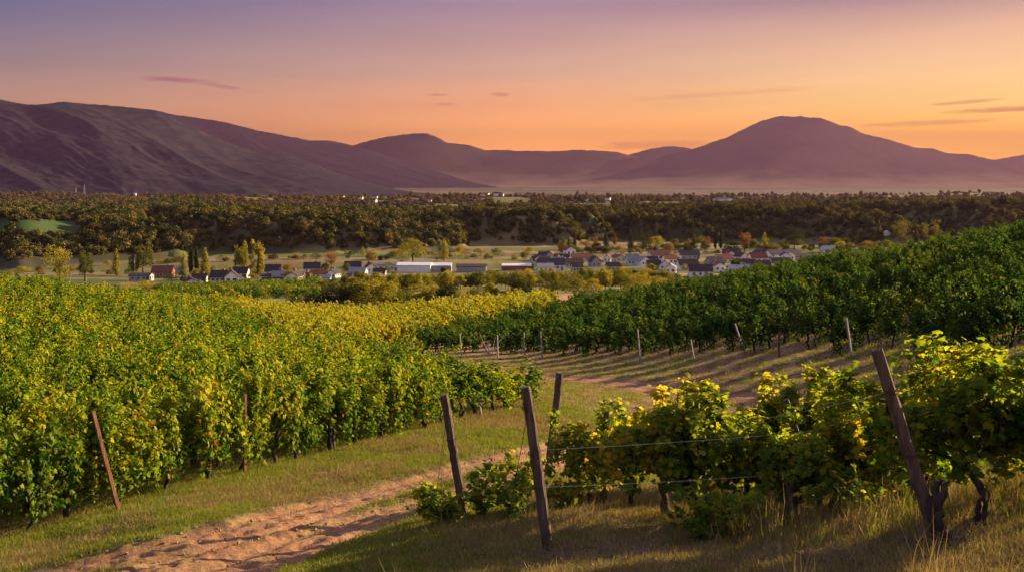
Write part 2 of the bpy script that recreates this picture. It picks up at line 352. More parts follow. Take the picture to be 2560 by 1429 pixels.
M['leaf_fore'] = leaf_mat('vine_leaf_foreground', [(0.0, (0.015, 0.04, 0.008)), (0.35, (0.045, 0.10, 0.012)), (0.65, (0.13, 0.19, 0.015)), (0.9, (0.27, 0.27, 0.018)), (1.0, (0.38, 0.20, 0.03))], 0.6, tboost=(1.75, 1.55, 0.6))
M['bark'] = rough_mat('vine_bark', [(0.3, (0.016, 0.012, 0.010)), (0.7, (0.06, 0.046, 0.036))], 30, 0.95, 0.8, stretch=(1, 1, 0.3))
M['cane'] = rough_mat('vine_cane', [(0.3, (0.10, 0.055, 0.025)), (0.7, (0.20, 0.12, 0.05))], 20, 0.8, 0.3)
M['post'] = rough_mat('weathered_post_wood', [(0.25, (0.035, 0.024, 0.018)), (0.5, (0.085, 0.06, 0.045)), (0.75, (0.17, 0.13, 0.10))], 22, 0.9, 0.9, stretch=(1, 1, 0.08))
M['stake_red'] = rough_mat('reddish_stake_wood', [(0.25, (0.10, 0.045, 0.025)), (0.75, (0.24, 0.12, 0.07))], 22, 0.9, 0.7, stretch=(1, 1, 0.1))
M['concrete'] = rough_mat('grey_concrete_stake', [(0.25, (0.14, 0.13, 0.12)), (0.75, (0.32, 0.30, 0.28))], 25, 0.9, 0.4)
M['wire'] = rough_mat('galvanised_wire', [(0.3, (0.25, 0.24, 0.23)), (0.7, (0.5, 0.48, 0.45))], 40, 0.45, 0.1, spec=0.6)
M['rust_wire'] = rough_mat('rusty_wire', [(0.3, (0.03, 0.02, 0.015)), (0.7, (0.08, 0.05, 0.03))], 40, 0.8, 0.1)
M['ground'] = ground_mat('vineyard_earth_and_grass')
M['grass_g'] = leaf_mat('grass_green', [(0.0, (0.06, 0.10, 0.012)), (0.5, (0.15, 0.19, 0.022)), (1.0, (0.28, 0.26, 0.05))], 0.4, rnd=0.6, glossy=0.02)
M['grass_d'] = leaf_mat('grass_dry', [(0.0, (0.10, 0.075, 0.03)), (0.5, (0.21, 0.16, 0.065)), (1.0, (0.36, 0.28, 0.14))], 0.35, rnd=0.5, glossy=0.02)
# ------------------------------------------------------------------ terrain mesh
def px_of(x, y): return CX + F * x / np.maximum(y, 1e-3)
def py_of(y, z): return HY - F * z / np.maximum(y, 1e-3)
def lerp3(c, m, k): return c * (1 - m[..., None]) + np.array(k) * m[..., None]
def build_ground():
    th = np.r_[np.linspace(-math.pi, -0.64, 26)[:-1], np.arange(-0.64, 0.6401, 0.0044), np.linspace(0.64, math.pi, 26)[1:]]
    lr = np.r_[np.arange(math.log(1.5), math.log(7), 0.05), np.arange(math.log(7), math.log(60), 0.0058), np.arange(math.log(60), math.log(2600), 0.0115), np.linspace(math.log(2600), math.log(24000), 70)]
    T, R = np.meshgrid(th, np.exp(lr)); X = np.sin(T) * R; Y = np.cos(T) * R
    x = X.ravel(); y = Y.ravel(); r = R.ravel(); z = height(x, y)
    m = np.zeros_like(x); dep = np.zeros_like(x); s = (r < 240) & (y > 0)
    m[s], dep[s] = lane_mask(x[s], y[s], True)
    clod = (fbm(x / 0.09, y / 0.09, 41, 2) - 0.5)
    z = z - dep + m * (r < 45) * clod * 0.06
    px = np.where(y > 0, px_of(x, np.maximum(y, 0.3)), 9999); py = py_of(np.maximum(y, 0.3), z)
    c = np.tile(np.array([0.11, 0.115, 0.03]), (len(x), 1))
    n1 = fbm(x / 1.6, y / 1.6, 51, 4); n2 = fbm(x / 6.0, y / 6.0, 55, 3); n3 = fbm(x / 0.4, y / 0.4, 58, 3)
    c = lerp3(c, sstep(n1 + 0.25 * n2, 0.52, 0.78), (0.20, 0.155, 0.06))
    c = lerp3(c, sstep(n3 + n2 * 0.4, 0.78, 0.95) * (r < 60), (0.17, 0.11, 0.06))
    # the right foreground under the vines: dry
    dry = sstep(px, 700, 1500) * sstep(py, 1150, 1330) * (r < 22)
    c = lerp3(c, dry * sstep(n1, 0.35, 0.6) * 0.8, (0.21, 0.155, 0.075))
    # bare earth slope below the right hill rows and between its rows
    soil = sstep(r, 30, 38) * (1 - sstep(r, 110, 150)) * sstep(px - 950 - (py - 880) * 3.0, -60, 120) * (px < 3500)
    c = lerp3(c, soil * (0.6 + 0.4 * sstep(n2 + 0.5 * n1, 0.55, 0.85)), (0.20, 0.125, 0.065))
    # under the left vineyard
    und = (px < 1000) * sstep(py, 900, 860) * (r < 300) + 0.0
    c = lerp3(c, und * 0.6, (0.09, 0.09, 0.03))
    c = lerp3(c, m * (0.75 + 0.25 * sstep(n3, 0.3, 0.7)), (0.25, 0.13, 0.07))
    c = lerp3(c, m * sstep(n3, 0.62, 0.8) * 0.5, (0.16, 0.085, 0.05))
    # the plain with its strips of fields
    plain = sstep(r, 300, 380) * (1 - sstep(r, 3000, 3400))
    band = np.floor((y + x * 0.12 + 40 * vnoise(x / 260, y / 260, 61)) / 17.0); seg = np.floor((x + 30 * vnoise(band, band, 9)) / 190.0)
    hsh = _h(band, seg, 88)
    pal = np.array([(0.11, 0.085, 0.045), (0.085, 0.10, 0.028), (0.15, 0.12, 0.05), (0.05, 0.075, 0.022), (0.17, 0.15, 0.055), (0.075, 0.07, 0.03)])
    c = lerp3(c, plain, (0, 0, 0)) + pal[(hsh * 5.999).astype(int)] * plain[:, None]
    frs = sstep(r - bluff_base(px), -5, 25) * (1 - sstep(r, 3000, 3400))
    c = lerp3(c, frs * np.where(px < 500, 1.0, 1 - sstep(z, -33, -30)), (0.045, 0.042, 0.02))
    mead = sstep(py, 588, 580) * sstep(py, 545, 553) * sstep(px, 230, 150) * (px > -900) * (r > 500)
    c = lerp3(c, mead, (0.04, 0.07, 0.022))
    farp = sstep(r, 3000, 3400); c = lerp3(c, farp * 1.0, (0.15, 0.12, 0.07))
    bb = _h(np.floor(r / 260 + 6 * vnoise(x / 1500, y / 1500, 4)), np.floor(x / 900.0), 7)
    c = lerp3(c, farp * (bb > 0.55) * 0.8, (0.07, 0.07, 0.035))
    edge = np.clip(m * (1 - m) * 4, 0, 1) * (r < 45); c = lerp3(c, edge * sstep(n3, 0.4, 0.6) * 0.8, (0.07, 0.045, 0.028))
    z = z + edge * (fbm(x / 0.22, y / 0.22, 46, 2) - 0.4) * 0.06
    nr, nc = T.shape; i = np.arange(nr - 1)[:, None] * nc; j = np.arange(nc - 1)[None]
    f = np.stack([i + j, i + j + 1, i + nc + j + 1, i + nc + j], -1).reshape(-1, 4)[:, ::-1]
    fm = (m[f].mean(1) > 0.5)
    V = np.c_[x, y, z]; C4 = np.c_[c, np.ones(len(c))]
    def sub(name, F_):
        u, inv = np.unique(F_, return_inverse=True)
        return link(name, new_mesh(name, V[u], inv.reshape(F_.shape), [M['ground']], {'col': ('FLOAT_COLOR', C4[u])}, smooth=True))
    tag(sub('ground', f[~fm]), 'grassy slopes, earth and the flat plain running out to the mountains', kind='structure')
    tag(sub('dirt_track', f[fm]), 'rutted reddish dirt track curving between the vineyards', kind='structure')
build_ground()

# ------------------------------------------------------------------ mountains
def mountain(name, label, sil, yr, yf, seed, zb, spur=0.22, skew=260, mt=None, foot=None, skirt=0.0, scale=260.0, steep=1.35):
    pxs = np.arange(sil[0][0], sil[-1][0] + 1, 4.0); py = np.interp(pxs, [p[0] for p in sil], [p[1] for p in sil])
    k = np.array([1, 2, 3, 2, 1.]); k /= k.sum(); pys = np.convolve(np.pad(py, 2, 'edge'), k, 'valid')
    pys = pys + (fbm(pxs / 14.0, pxs * 0 + seed, seed, 4) - 0.5) * 2.5
    t = np.r_[np.linspace(0, 1, 150), 1 + np.linspace(0.01, 0.5, 16)]
    PX, TT = np.meshgrid(pxs, t); H = np.interp(PX, pxs, (HY - pys) / F * yr) - zb
    kk = np.exp(-np.linspace(-2.2, 2.2, 61) ** 2); kk /= kk.sum(); psm = np.convolve(np.pad(py, 30, 'edge'), kk, 'valid'); Hs = np.interp(PX, pxs, (HY - psm) / F * yr) - zb
    wr = sstep(TT, 0.93, 1.0); H = Hs * (1 - wr) + H * wr
    Yd = yf + (yr - yf) * TT
    tt = np.clip(TT, 0, 1)
    prof = tt ** steep * (1 - skirt) + tt * skirt
    sk = PX - skew * (1 - tt)
    n = ridged(sk / scale, tt * 1.3 + seed, seed, 2) - 0.62
    n2 = fbm((PX - skew * 0.6 * (1 - tt)) / (scale * 0.3), tt * 5.0 + seed, seed + 7, 4) - 0.5
    n3 = ridged((PX - skew * 0.9 * (1 - tt)) / (scale * 0.16), tt * 6.0 + seed, seed + 3, 4) - 0.6
    env = np.clip(tt * (1 - tt) * 4, 0, 1) ** 0.8
    Z = zb + np.maximum(H, 4) * (prof + env * spur * (n + 0.12 * n2 + 0.16 * n3) * 1.25)
    back = TT > 1; Z = np.where(back, zb + H * np.maximum(0, 1 - (TT - 1) * 2.2), Z)
    # keep everything in front of the ridge under the outline
    lim = (HY - np.interp(PX, pxs, psm)) / F * Yd - 2
    Z = np.where(~back & (TT < 0.97), np.minimum(Z, np.maximum(lim, zb - 30)), Z)
    Z = np.where(TT == 0, zb - 25, Z)
    X = (PX - CX) / F * Yd
    nr, nc = PX.shape; i = np.arange(nr - 1)[:, None] * nc; j = np.arange(nc - 1)[None]
    f = np.stack([i + j, i + j + 1, i + nc + j + 1, i + nc + j], -1).reshape(-1, 4)
    o = link(name, new_mesh(name, np.c_[X.ravel(), Yd.ravel(), Z.ravel()], f, [mt], smooth=True)); tag(o, label, kind='structure'); return o
MF = rough_mat('wooded_mountain', [(0.32, (0.012, 0.017, 0.024)), (0.5, (0.030, 0.030, 0.040)), (0.68, (0.055, 0.044, 0.044))], 0.011, 1.0, 0.0, detail=12, coord='Object', spec=0.0)
ME = rough_mat('bare_mountain', [(0.3, (0.05, 0.045, 0.03)), (0.7, (0.14, 0.10, 0.065))], 0.0012, 1.0, 0.0, detail=10, coord='Object', spec=0.0)
A = [(-700,330),(-400,290),(-150,262),(0,249),(60,262),(95,263),(160,254),(200,259),(280,265),(340,270),(390,276),(430,293),(480,318),(540,345),(600,368),(650,384),(700,386),(750,398),(820,424),(880,444),(940,462),(1000,476),(1080,487)]
B = [(250,300),(340,285),(385,275),(440,288),(500,296),(560,305),(600,316),(640,326),(700,337),(760,349),(820,358),(860,362),(890,370),(940,380),(1000,400),(1060,417),(1120,432),(1180,450),(1240,464),(1300,474),(1360,482)]
C = [(700,360),(770,352),(825,351),(870,361),(930,380)]
D_ = [(780,385),(875,366),(930,351),(975,341),(1020,336),(1030,334),(1070,335),(1100,346),(1115,357),(1170,363),(1212,376),(1245,375),(1300,378),(1400,378),(1440,375),(1500,377),(1550,381),(1570,389),(1600,394),(1650,392),(1700,396),(1800,410),(1950,430),(2100,450),(2260,476)]
Fm = [(1480,400),(1572,388),(1620,374),(1665,366),(1690,366),(1722,371),(1800,392)]
E = [(1240,475),(1380,430),(1500,405),(1600,394),(1650,391),(1720,376),(1760,364),(1790,352),(1815,345),(1860,323),(1900,304),(1925,297),(1948,290),(1985,293),(2000,290),(2020,295),(2050,294),(2080,306),(2100,314),(2125,317),(2160,336),(2215,347),(2255,360),(2290,370),(2330,371),(2370,384),(2420,386),(2480,399),(2560,424),(2700,440),(2900,452)]
Gm = [(2300,418),(2430,405),(2490,400),(2530,392),(2560,387),(2700,370),(2900,360),(3300,395)]
def foot_haze_tint(m):  # low slopes tinted pale straw, standing in for haze at the mountain foot
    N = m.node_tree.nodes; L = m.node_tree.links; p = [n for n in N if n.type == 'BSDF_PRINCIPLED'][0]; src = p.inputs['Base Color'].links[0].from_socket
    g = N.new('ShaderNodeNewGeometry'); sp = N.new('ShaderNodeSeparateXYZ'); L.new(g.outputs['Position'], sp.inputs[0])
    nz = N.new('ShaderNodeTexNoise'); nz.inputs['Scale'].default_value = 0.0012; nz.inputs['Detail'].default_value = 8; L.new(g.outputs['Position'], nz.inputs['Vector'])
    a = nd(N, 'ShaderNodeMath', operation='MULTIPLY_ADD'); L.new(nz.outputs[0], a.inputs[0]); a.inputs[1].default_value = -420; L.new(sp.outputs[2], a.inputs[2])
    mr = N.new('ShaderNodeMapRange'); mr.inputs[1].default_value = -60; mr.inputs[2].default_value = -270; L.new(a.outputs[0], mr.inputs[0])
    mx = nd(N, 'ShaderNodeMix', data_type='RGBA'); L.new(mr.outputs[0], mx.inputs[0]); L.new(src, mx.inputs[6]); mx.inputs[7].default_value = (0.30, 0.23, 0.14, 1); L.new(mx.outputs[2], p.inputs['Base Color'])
foot_haze_tint(ME)
mountain('mountain', 'dark wooded mountain massif falling in long spurs to the right', A, 7600, 4300, 5, -92, spur=0.25, skew=480, mt=MF, scale=360, steep=1.25)
mountain('mountain', 'paler mountain ridge behind the dark massif, sloping down to the plain', B, 15800, 12600, 15, -88, spur=0.22, skew=420, mt=MF, scale=260, steep=1.3)
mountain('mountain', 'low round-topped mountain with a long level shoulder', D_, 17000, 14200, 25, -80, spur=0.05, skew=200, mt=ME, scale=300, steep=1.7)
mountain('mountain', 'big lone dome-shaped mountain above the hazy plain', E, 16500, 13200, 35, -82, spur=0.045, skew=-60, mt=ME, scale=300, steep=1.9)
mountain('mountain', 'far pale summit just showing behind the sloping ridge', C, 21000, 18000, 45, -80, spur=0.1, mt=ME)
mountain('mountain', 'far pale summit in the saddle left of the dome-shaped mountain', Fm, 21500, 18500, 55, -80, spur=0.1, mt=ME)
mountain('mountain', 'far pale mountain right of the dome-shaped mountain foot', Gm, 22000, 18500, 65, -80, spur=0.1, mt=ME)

# ------------------------------------------------------------------ leaf clouds
LT_HI = (np.array([(0,.35,.0),(0,0,0),(-.28,-.12,-.05),(-.5,.12,-.12),(-.34,.28,-.05),(-.52,.55,-.16),(-.22,.58,-.06),(0,1,-.22),(.22,.58,-.06),(.52,.55,-.16),(.34,.28,-.05),(.5,.12,-.12),(.28,-.12,-.05)], float),
         np.array([(0, i, i % 12 + 1) for i in range(1, 13)]))
LT_MID = (np.array([(0,0,0),(-.45,.42,.14),(0,1,-.1),(.45,.42,.14)], float), np.array([(0,2,1),(0,3,2)]))
BLADE = (np.array([(-.5,0,0),(.5,0,0),(.32,.55,.10),(-.32,.55,.10),(0,1,.38)], float), None)
def leaf_cloud(P, Nrm, Ax, size, tmpl):
    """P positions, Nrm leaf normals, Ax leaf axes"""
    n = len(P); v, f = tmpl
    Nn = Nrm / (np.linalg.norm(Nrm, axis=1)[:, None] + 1e-9)
    a = Ax - (Ax * Nn).sum(1)[:, None] * Nn; a /= np.linalg.norm(a, axis=1)[:, None] + 1e-9
    b = np.cross(a, Nn)
    s = np.broadcast_to(size, (n,))[:, None, None]
    V = P[:, None] + s * (v[None, :, 0:1] * b[:, None] + v[None, :, 1:2] * a[:, None] + v[None, :, 2:3] * Nn[:, None])
    Fc = f[None] + (np.arange(n) * len(v))[:, None, None]
    return V.reshape(-1, 3), Fc.reshape(-1, f.shape[1]), len(v)
def vine_parts(seed, tier, low=0.45, top=1.7, half=0.62, width=0.34, ybias=0.5, nleaf=None, leaf=None, base_h=0.66):
    """trunk MB, foliage arrays for one vine; the row runs along local x"""
    R = np.random.default_rng(seed)
    tr = MB(); n = 8
    t = np.linspace(0, 1, n); wob = R.normal(0, 0.035, (n, 2)); wob = np.cumsum(wob, 0) - wob[0]
    P = np.c_[wob[:, 0], wob[:, 1], t * base_h]; P[0, 2] = -0.12
    rr = np.linspace(0.05, 0.032, n) * R.uniform(0.85, 1.25) * (1 + R.normal(0, 0.12, n))
    tr.tube(P, rr, 7 if tier == 'hi' else 5)
    top_p = P[-1]
    for sgn in (-1, 1):
        k = 7; u = np.linspace(0, 1, k)
        A_ = np.c_[top_p[0] + sgn * u * half * 0.95, top_p[1] + np.cumsum(R.normal(0, 0.012, k)), top_p[2] - 0.03 + 0.16 * np.sin(u * 2.2) + R.normal(0, 0.012, k)]
        tr.tube(A_, np.linspace(0.027, 0.012, k), 6 if tier == 'hi' else 4)
    # shoots: rise from the arms, lean out and droop
    ns = 26 if tier == 'hi' else 22
    sh = []; cn = MB()
    for i in range(ns):
        x0 = R.uniform(-half, half); side = R.choice([-1, 1]); hgt = (top - base_h) * (0.3 + 0.9 * R.random() ** 0.8) * (0.82 + 0.28 * math.sin(x0 * 5 + seed)); out = R.uniform(0.05, 1) * width
        drop = R.uniform(0, 1) ** 0.7 * (top - low) * 1.0
        L_ = 13; u = np.linspace(0, 1, L_)
        z = base_h + 0.08 + hgt * np.sin(np.minimum(u * 1.5, 1) * math.pi / 2) - np.maximum(0, u - 0.5) ** 1.3 * 2.4 * drop
        yy = side * out * (u ** 0.8) * 1.15 + np.cumsum(R.normal(0, 0.012, L_)); xx = x0 + np.cumsum(R.normal(0, 0.022, L_)) + R.normal(0, 0.12) * u
        pts = np.c_[xx, yy, np.maximum(z, low * R.uniform(0.7, 1.5))]
        sh.append(pts)
        if tier == 'hi' : cn.tube(pts, np.linspace(0.006, 0.003, L_), 4, cap=False)
    nleaf = nleaf or {'hi': 2500, 'mid': 560, 'far': 170}[tier]; leaf = leaf or {'hi': 0.094, 'mid': 0.15, 'far': 0.27}[tier]
    S_ = np.array(sh); si = R.integers(0, ns, nleaf); u = R.uniform(0.03, 1, nleaf) * 12; i0 = np.minimum(u.astype(int), 11); fr = (u - i0)[:, None]
    P = S_[si, i0] * (1 - fr) + S_[si, i0 + 1] * fr + R.normal(0, 0.055, (nleaf, 3))
    side = np.sign(P[:, 1] + 1e-6); out = np.c_[R.normal(0, 0.25, nleaf), side * (0.35 + np.abs(P[:, 1]) * 1.6), 0.5 + (P[:, 2] - 1.0) * 0.7]
    Nn = out + R.normal(0, 0.6, (nleaf, 3)); Ax = np.c_[R.normal(0, 0.6, nleaf), side * 0.3 + R.normal(0, 0.5, nleaf), -0.8 + R.normal(0, 0.5, nleaf)]
    V, Fc, k = leaf_cloud(P, Nn, Ax, leaf * R.uniform(0.6, 1.2, nleaf), LT_HI if tier == 'hi' else LT_MID)
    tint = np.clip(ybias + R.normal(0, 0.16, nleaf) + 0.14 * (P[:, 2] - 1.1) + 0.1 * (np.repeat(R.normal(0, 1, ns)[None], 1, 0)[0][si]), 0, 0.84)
    tint = np.where(R.random(nleaf) < 0.012, 1.0, tint)
    return tr, cn, (V, Fc, np.repeat(tint, k))
def vine_meshes(nm, seeds, tier, lm, **kw):
    out = []
    for s in seeds:
        tr, cn, (V, Fc, t) = vine_parts(s, tier, **kw)
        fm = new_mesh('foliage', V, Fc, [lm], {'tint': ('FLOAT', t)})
        tm = tr.mesh('trunk', [M['bark']], smooth=True)
        cm = cn.mesh('canes', [M['cane']]) if tier == 'hi' else None
        out.append((fm, tm, cm))
    return out
VM = {
 'fore': vine_meshes('fore', range(100, 106), 'hi', M['leaf_fore'], low=0.5, top=1.74, width=0.42, ybias=0.60),
 'lefthi': vine_meshes('lefthi', range(110, 116), 'hi', M['leaf_left'], low=0.28, top=1.62, width=0.36, ybias=0.54, nleaf=2100, leaf=0.086),
 'leftmid': vine_meshes('leftmid', range(120, 126), 'mid', M['leaf_left'], low=0.25, top=1.62, width=0.34, ybias=0.52, nleaf=850, leaf=0.118),
 'hillmid': vine_meshes('hillmid', range(130, 136), 'mid', M['leaf_hill'], low=0.2, top=1.66, width=0.44, half=0.66, ybias=0.46, nleaf=1050, leaf=0.118),
}
def far_vine(nm, seed, lm, **kw):
    tr, cn, (V, Fc, t) = vine_parts(seed, 'far', **kw)
    q = np.concatenate(tr.f[4]); tv = np.concatenate(tr.v)
    faces = [Fc, q + len(V)]
    me = new_mesh(nm, np.r_[V, tv], faces, [lm, M['bark']], {'tint': ('FLOAT', np.r_[t, np.full(len(tv), .5)])}, mat_idx=np.r_[np.zeros(len(Fc), int), np.ones(len(q), int)])
    return bpy.data.objects.new(nm, me)      # prototype for the masses, not linked itself
FV = {
 'left': [far_vine('vine_form', s, M['leaf_left'], low=0.3, top=1.62, width=0.4, half=0.56, ybias=0.52, nleaf=400, leaf=0.165) for s in range(200, 205)],
 'valley': [far_vine('vine_form', s, M['leaf_valley'], low=0.2, top=1.75, width=0.45, half=0.45, ybias=0.70) for s in range(210, 215)],
 'patch': [far_vine('vine_form', s, M['leaf_patch'], low=0.2, top=1.75, width=0.45, half=0.6, ybias=0.72, nleaf=120, leaf=0.32) for s in range(220, 224)],
 'hill': [far_vine('vine_form', s, M['leaf_hill'], low=0.2, top=1.66, width=0.46, half=0.66, ybias=0.50, nleaf=520, leaf=0.17) for s in range(230, 235)],
}
def scatter(name, pts, rot, scl, protos, label, cat, kind='stuff'):
    pts = np.asarray(pts, float); n = len(pts)
    me = bpy.data.meshes.new(name); me.vertices.add(n); me.vertices.foreach_set('co', pts.astype(np.float32).ravel())
    a = me.attributes.new('rot', 'FLOAT_VECTOR', 'POINT'); a.data.foreach_set('vector', np.asarray(rot, np.float32).ravel())
    a = me.attributes.new('scl', 'FLOAT_VECTOR', 'POINT'); a.data.foreach_set('vector', np.asarray(scl, np.float32).ravel())
    a = me.attributes.new('idx', 'INT', 'POINT'); a.data.foreach_set('value', np.random.default_rng(n).integers(0, len(protos), n).astype(np.int32))
    me.update(); o = link(name, me)
    ng = bpy.data.node_groups.new(name, 'GeometryNodeTree'); ng.interface.new_socket('Geometry', in_out='INPUT', socket_type='NodeSocketGeometry'); ng.interface.new_socket('Geometry', in_out='OUTPUT', socket_type='NodeSocketGeometry')
    N = ng.nodes; L = ng.links; gi = N.new('NodeGroupInput'); go = N.new('NodeGroupOutput'); iop = N.new('GeometryNodeInstanceOnPoints')
    mtp = N.new('GeometryNodeMeshToPoints'); L.new(gi.outputs[0], mtp.inputs[0]); L.new(mtp.outputs[0], iop.inputs['Points'])
    jn = N.new('GeometryNodeJoinGeometry')
    for p in reversed(protos):
        oi = N.new('GeometryNodeObjectInfo'); oi.inputs[0].default_value = p; oi.inputs['As Instance'].default_value = True; L.new(oi.outputs['Geometry'], jn.inputs[0])
    L.new(jn.outputs[0], iop.inputs['Instance']); iop.inputs['Pick Instance'].default_value = True
    def at(nm, t, s):
        q = N.new('GeometryNodeInputNamedAttribute'); q.data_type = t; q.inputs['Name'].default_value = nm; return q.outputs[0]
    L.new(at('idx', 'INT', 0), iop.inputs['Instance Index'])
    e2r = N.new('FunctionNodeEulerToRotation'); L.new(at('rot', 'FLOAT_VECTOR', 0), e2r.inputs[0]); L.new(e2r.outputs[0], iop.inputs['Rotation'])
    L.new(at('scl', 'FLOAT_VECTOR', 0), iop.inputs['Scale']); L.new(iop.outputs[0], go.inputs[0])
    md = o.modifiers.new('scatter', 'NODES'); md.node_group = ng
    tag(o, label, cat, kind=kind); return o

# ------------------------------------------------------------------ vineyard rows
def in_poly(px, py, poly):
    n = len(poly); ins = np.zeros(len(px), bool); j = n - 1
    for i in range(n):
        xi, yi = poly[i]; xj, yj = poly[j]
        with np.errstate(divide='ignore', invalid='ignore'):
            hit = ((yi > py) != (yj > py)) & (px < (xj - xi) * (py - yi) / (yj - yi + 1e-12) + xi)
        ins ^= hit; j = i
    return ins
def rows(origin, az, spacing, step, nrow, length, seed, jit=0.1):
    """points of parallel rows: origin, direction az (right of ahead), rows stacked to the left"""
    d = np.array([math.sin(az), math.cos(az)]); q = np.array([-d[1], d[0]])
    i, j = np.meshgrid(np.arange(nrow), np.arange(int(-length / step), int(length / step)), indexing='ij')
    R = np.random.default_rng(seed); i = i.ravel(); j = j.ravel()
    off = (i % 2) * 0.5 * step
    P = origin + q[None] * (i * spacing)[:, None] + d[None] * (j * step + off)[:, None] + R.normal(0, jit, (len(i), 2))
    return P, i
def ground_pts(P):
    r = np.hypot(P[:, 0], P[:, 1]); z = height(P[:, 0], P[:, 1])
    y = np.maximum(P[:, 1], 0.5); return z, CX + F * P[:, 0] / y, HY - F * z / y, r
HILL_EDGE = [(1025,880),(1155,885),(1350,893),(1600,893),(1850,884),(1960,884),(2130,888),(2300,884),(2420,906),(2700,880),(3300,860)]
HILLP = HILL_EDGE + [(3300,480),(2700,520),(2560,560),(2100,640),(1700,715),(1500,755),(1400,785),(1250,822),(1100,852)]
def crest_r(px): return np.interp(px, [1000, 1500, 1700, 2100, 2560, 3200], [165, 175, 152, 118, 98, 90])
a0 = G(60, 1335); a1 = G(1325, 1018)
azL = math.atan2(a1.x - a0.x, a1.y - a0.y); o0 = np.array([a0.x, a0.y])
P, ri = rows(o0, azL, 1.75, 0.95, 62, 230, 3, 0.08)
z, px, py, r = ground_pts(P)
LEFTP = [(-900,3000),(60,2000),(60,1345),(1345,1020),(1345,1040),(1180,1012),(1060,988),(1000,968),(900,925),(862,896),(905,884),(960,866),(1030,862),(1100,845),(1250,806),(1385,772),(1380,757),(1200,774),(1100,782),(900,798),(740,794),(430,772),(300,742),(-900,700)]
keep = in_poly(px, py, LEFTP) & (P[:, 1] > 4) & (px > -420) & (px < 2700) & (r > 12)
keep &= (r < np.interp(px, [-400, 350, 480, 3000], [98, 112, 175, 175]))
keep |= (ri == 0) & (r < 36) & (px < 1340) & (px > -500) & (P[:, 1] > 8)
Lp = np.c_[P, z][keep]; Lr = r[keep]; Li = ri[keep]; Lpx = px[keep]
order = np.argsort(Lr); Lp, Lr, Li, Lpx = Lp[order], Lr[order], Li[order], Lpx[order]
# the valley field beyond is a separate, more golden plot
gold = (Lpx > np.interp(Lr, [60, 100, 175], [760, 560, 420])) & (Lr > 70)
# right hill rows
h0 = G(2420, 905); azH = math.radians(57)
P, ri = rows(np.array([h0.x + 30, h0.y - 12]), azH, 2.95, 1.0, 64, 170, 5, 0.07)
z, px, py, r = ground_pts(P)
keep = in_poly(px, py, HILLP) & (P[:, 1] > 8) & (px < 3100) & (r < crest_r(px)) & (r > 24)
keep &= np.random.default_rng(4).random(len(keep)) > 0.07
Hp = np.c_[P, z][keep]; Hr = r[keep]; Hpx = px[keep]; Hi_ = ri[keep]; order = np.argsort(Hr); Hp, Hr, Hpx, Hi_ = Hp[order], Hr[order], Hpx[order], Hi_[order]
# the green plot before the village
P, ri = rows(np.array(G(760, 745)[:2]), math.radians(35), 2.6, 1.3, 110, 240, 6, 0.12)
z, px, py, r = ground_pts(P)
keep = in_poly(px, py, [(400,800),(400,730),(560,724),(800,712),(790,750),(750,785)]) & (r > 150) & (r < 330)
Gp = np.c_[P, z][keep]
print('VINES left', len(Lp), 'gold', gold.sum(), 'hill', len(Hp), 'patch', len(Gp))
def vine_thing(loc, rz, meshes, label, group, s=(1, 1, 1)):
    o = link('grapevine', None, loc=loc); o.rotation_euler = (0, 0, rz); o.scale = s; tag(o, label, 'grapevine', group)
    link('foliage', meshes[0], o); link('trunk', meshes[1], o)
    if meshes[2]: link('canes', meshes[2], o)
    return o
NL, NH = 170, 85
rr_ = np.random.default_rng(9)
vis = Lpx < 2600
cnt = 0; used = np.zeros(len(Lp), bool)
for k in range(len(Lp)):
    if cnt >= NL: break
    if Lpx[k] < -40 and Lr[k] > 18: continue
    tier = 'lefthi' if Lr[k] < 27 and Li[k] < 2 else 'leftmid'
    mset = VM[tier]; fl = rr_.integers(0, 2)
    if Li[k] == 0: lab, grp = 'yellow-green grapevine in the left front row beside the dirt track', 'front row vines of the left vineyard'
    else: lab, grp = 'bushy yellow-green grapevine in the rows behind the left front row', 'rear row vines of the left vineyard'
    s = rr_.uniform(0.8, 1.2) * (1 - 0.24 * min(1, max(0, (Lpx[k] - 1000) / 250)))
    vine_thing(Lp[k], math.pi / 2 - azL + math.pi * fl, mset[rr_.integers(0, len(mset))], lab, grp, (1, rr_.uniform(0.8, 1.4), s)); used[k] = True; cnt += 1
usedh = np.zeros(len(Hp), bool); cnt = 0
for k in range(len(Hp)):
    if cnt >= NH: break
    if Hpx[k] > 2640: continue
    if rr_.random() < 0.06: usedh[k] = True; continue
    s = rr_.uniform(0.85, 1.2)
    vine_thing(Hp[k], math.pi / 2 - azH + math.pi * rr_.integers(0, 2), VM['hillmid'][rr_.integers(0, 6)], 'dark green grapevine near the bottom edge of the shaded hillside vineyard', 'lower vines of the hillside vineyard', (1, rr_.uniform(0.85, 1.25), s)); usedh[k] = True; cnt += 1
def mass(name, P, az, protos, label, smin=0.72, smax=1.22, extra=None):
    n = len(P); R = np.random.default_rng(n)
    rot = np.zeros((n, 3)); rot[:, 2] = math.pi / 2 - az + math.pi * R.integers(0, 2, n) + R.normal(0, 0.12, n); rot[:, 0] = R.normal(0, 0.05, n)
    s = R.uniform(smin, smax, n); scl = np.c_[np.full(n, 1.05), R.uniform(0.75, 1.35, n), s]
    return scatter(name, P, rot, scl, protos, label, 'vineyard')
mass('vineyard', Lp[~used & ~gold], azL, FV['left'], 'mass of yellow-green vines covering the left slope up to its crest')
mass('vineyard', Lp[~used & gold], azL, FV['valley'], 'golden sunlit vineyard in the valley below the tree belt')
mass('vineyard', Hp[~usedh], azH, FV['hill'], 'dark green vineyard climbing the shaded hill to its crest')
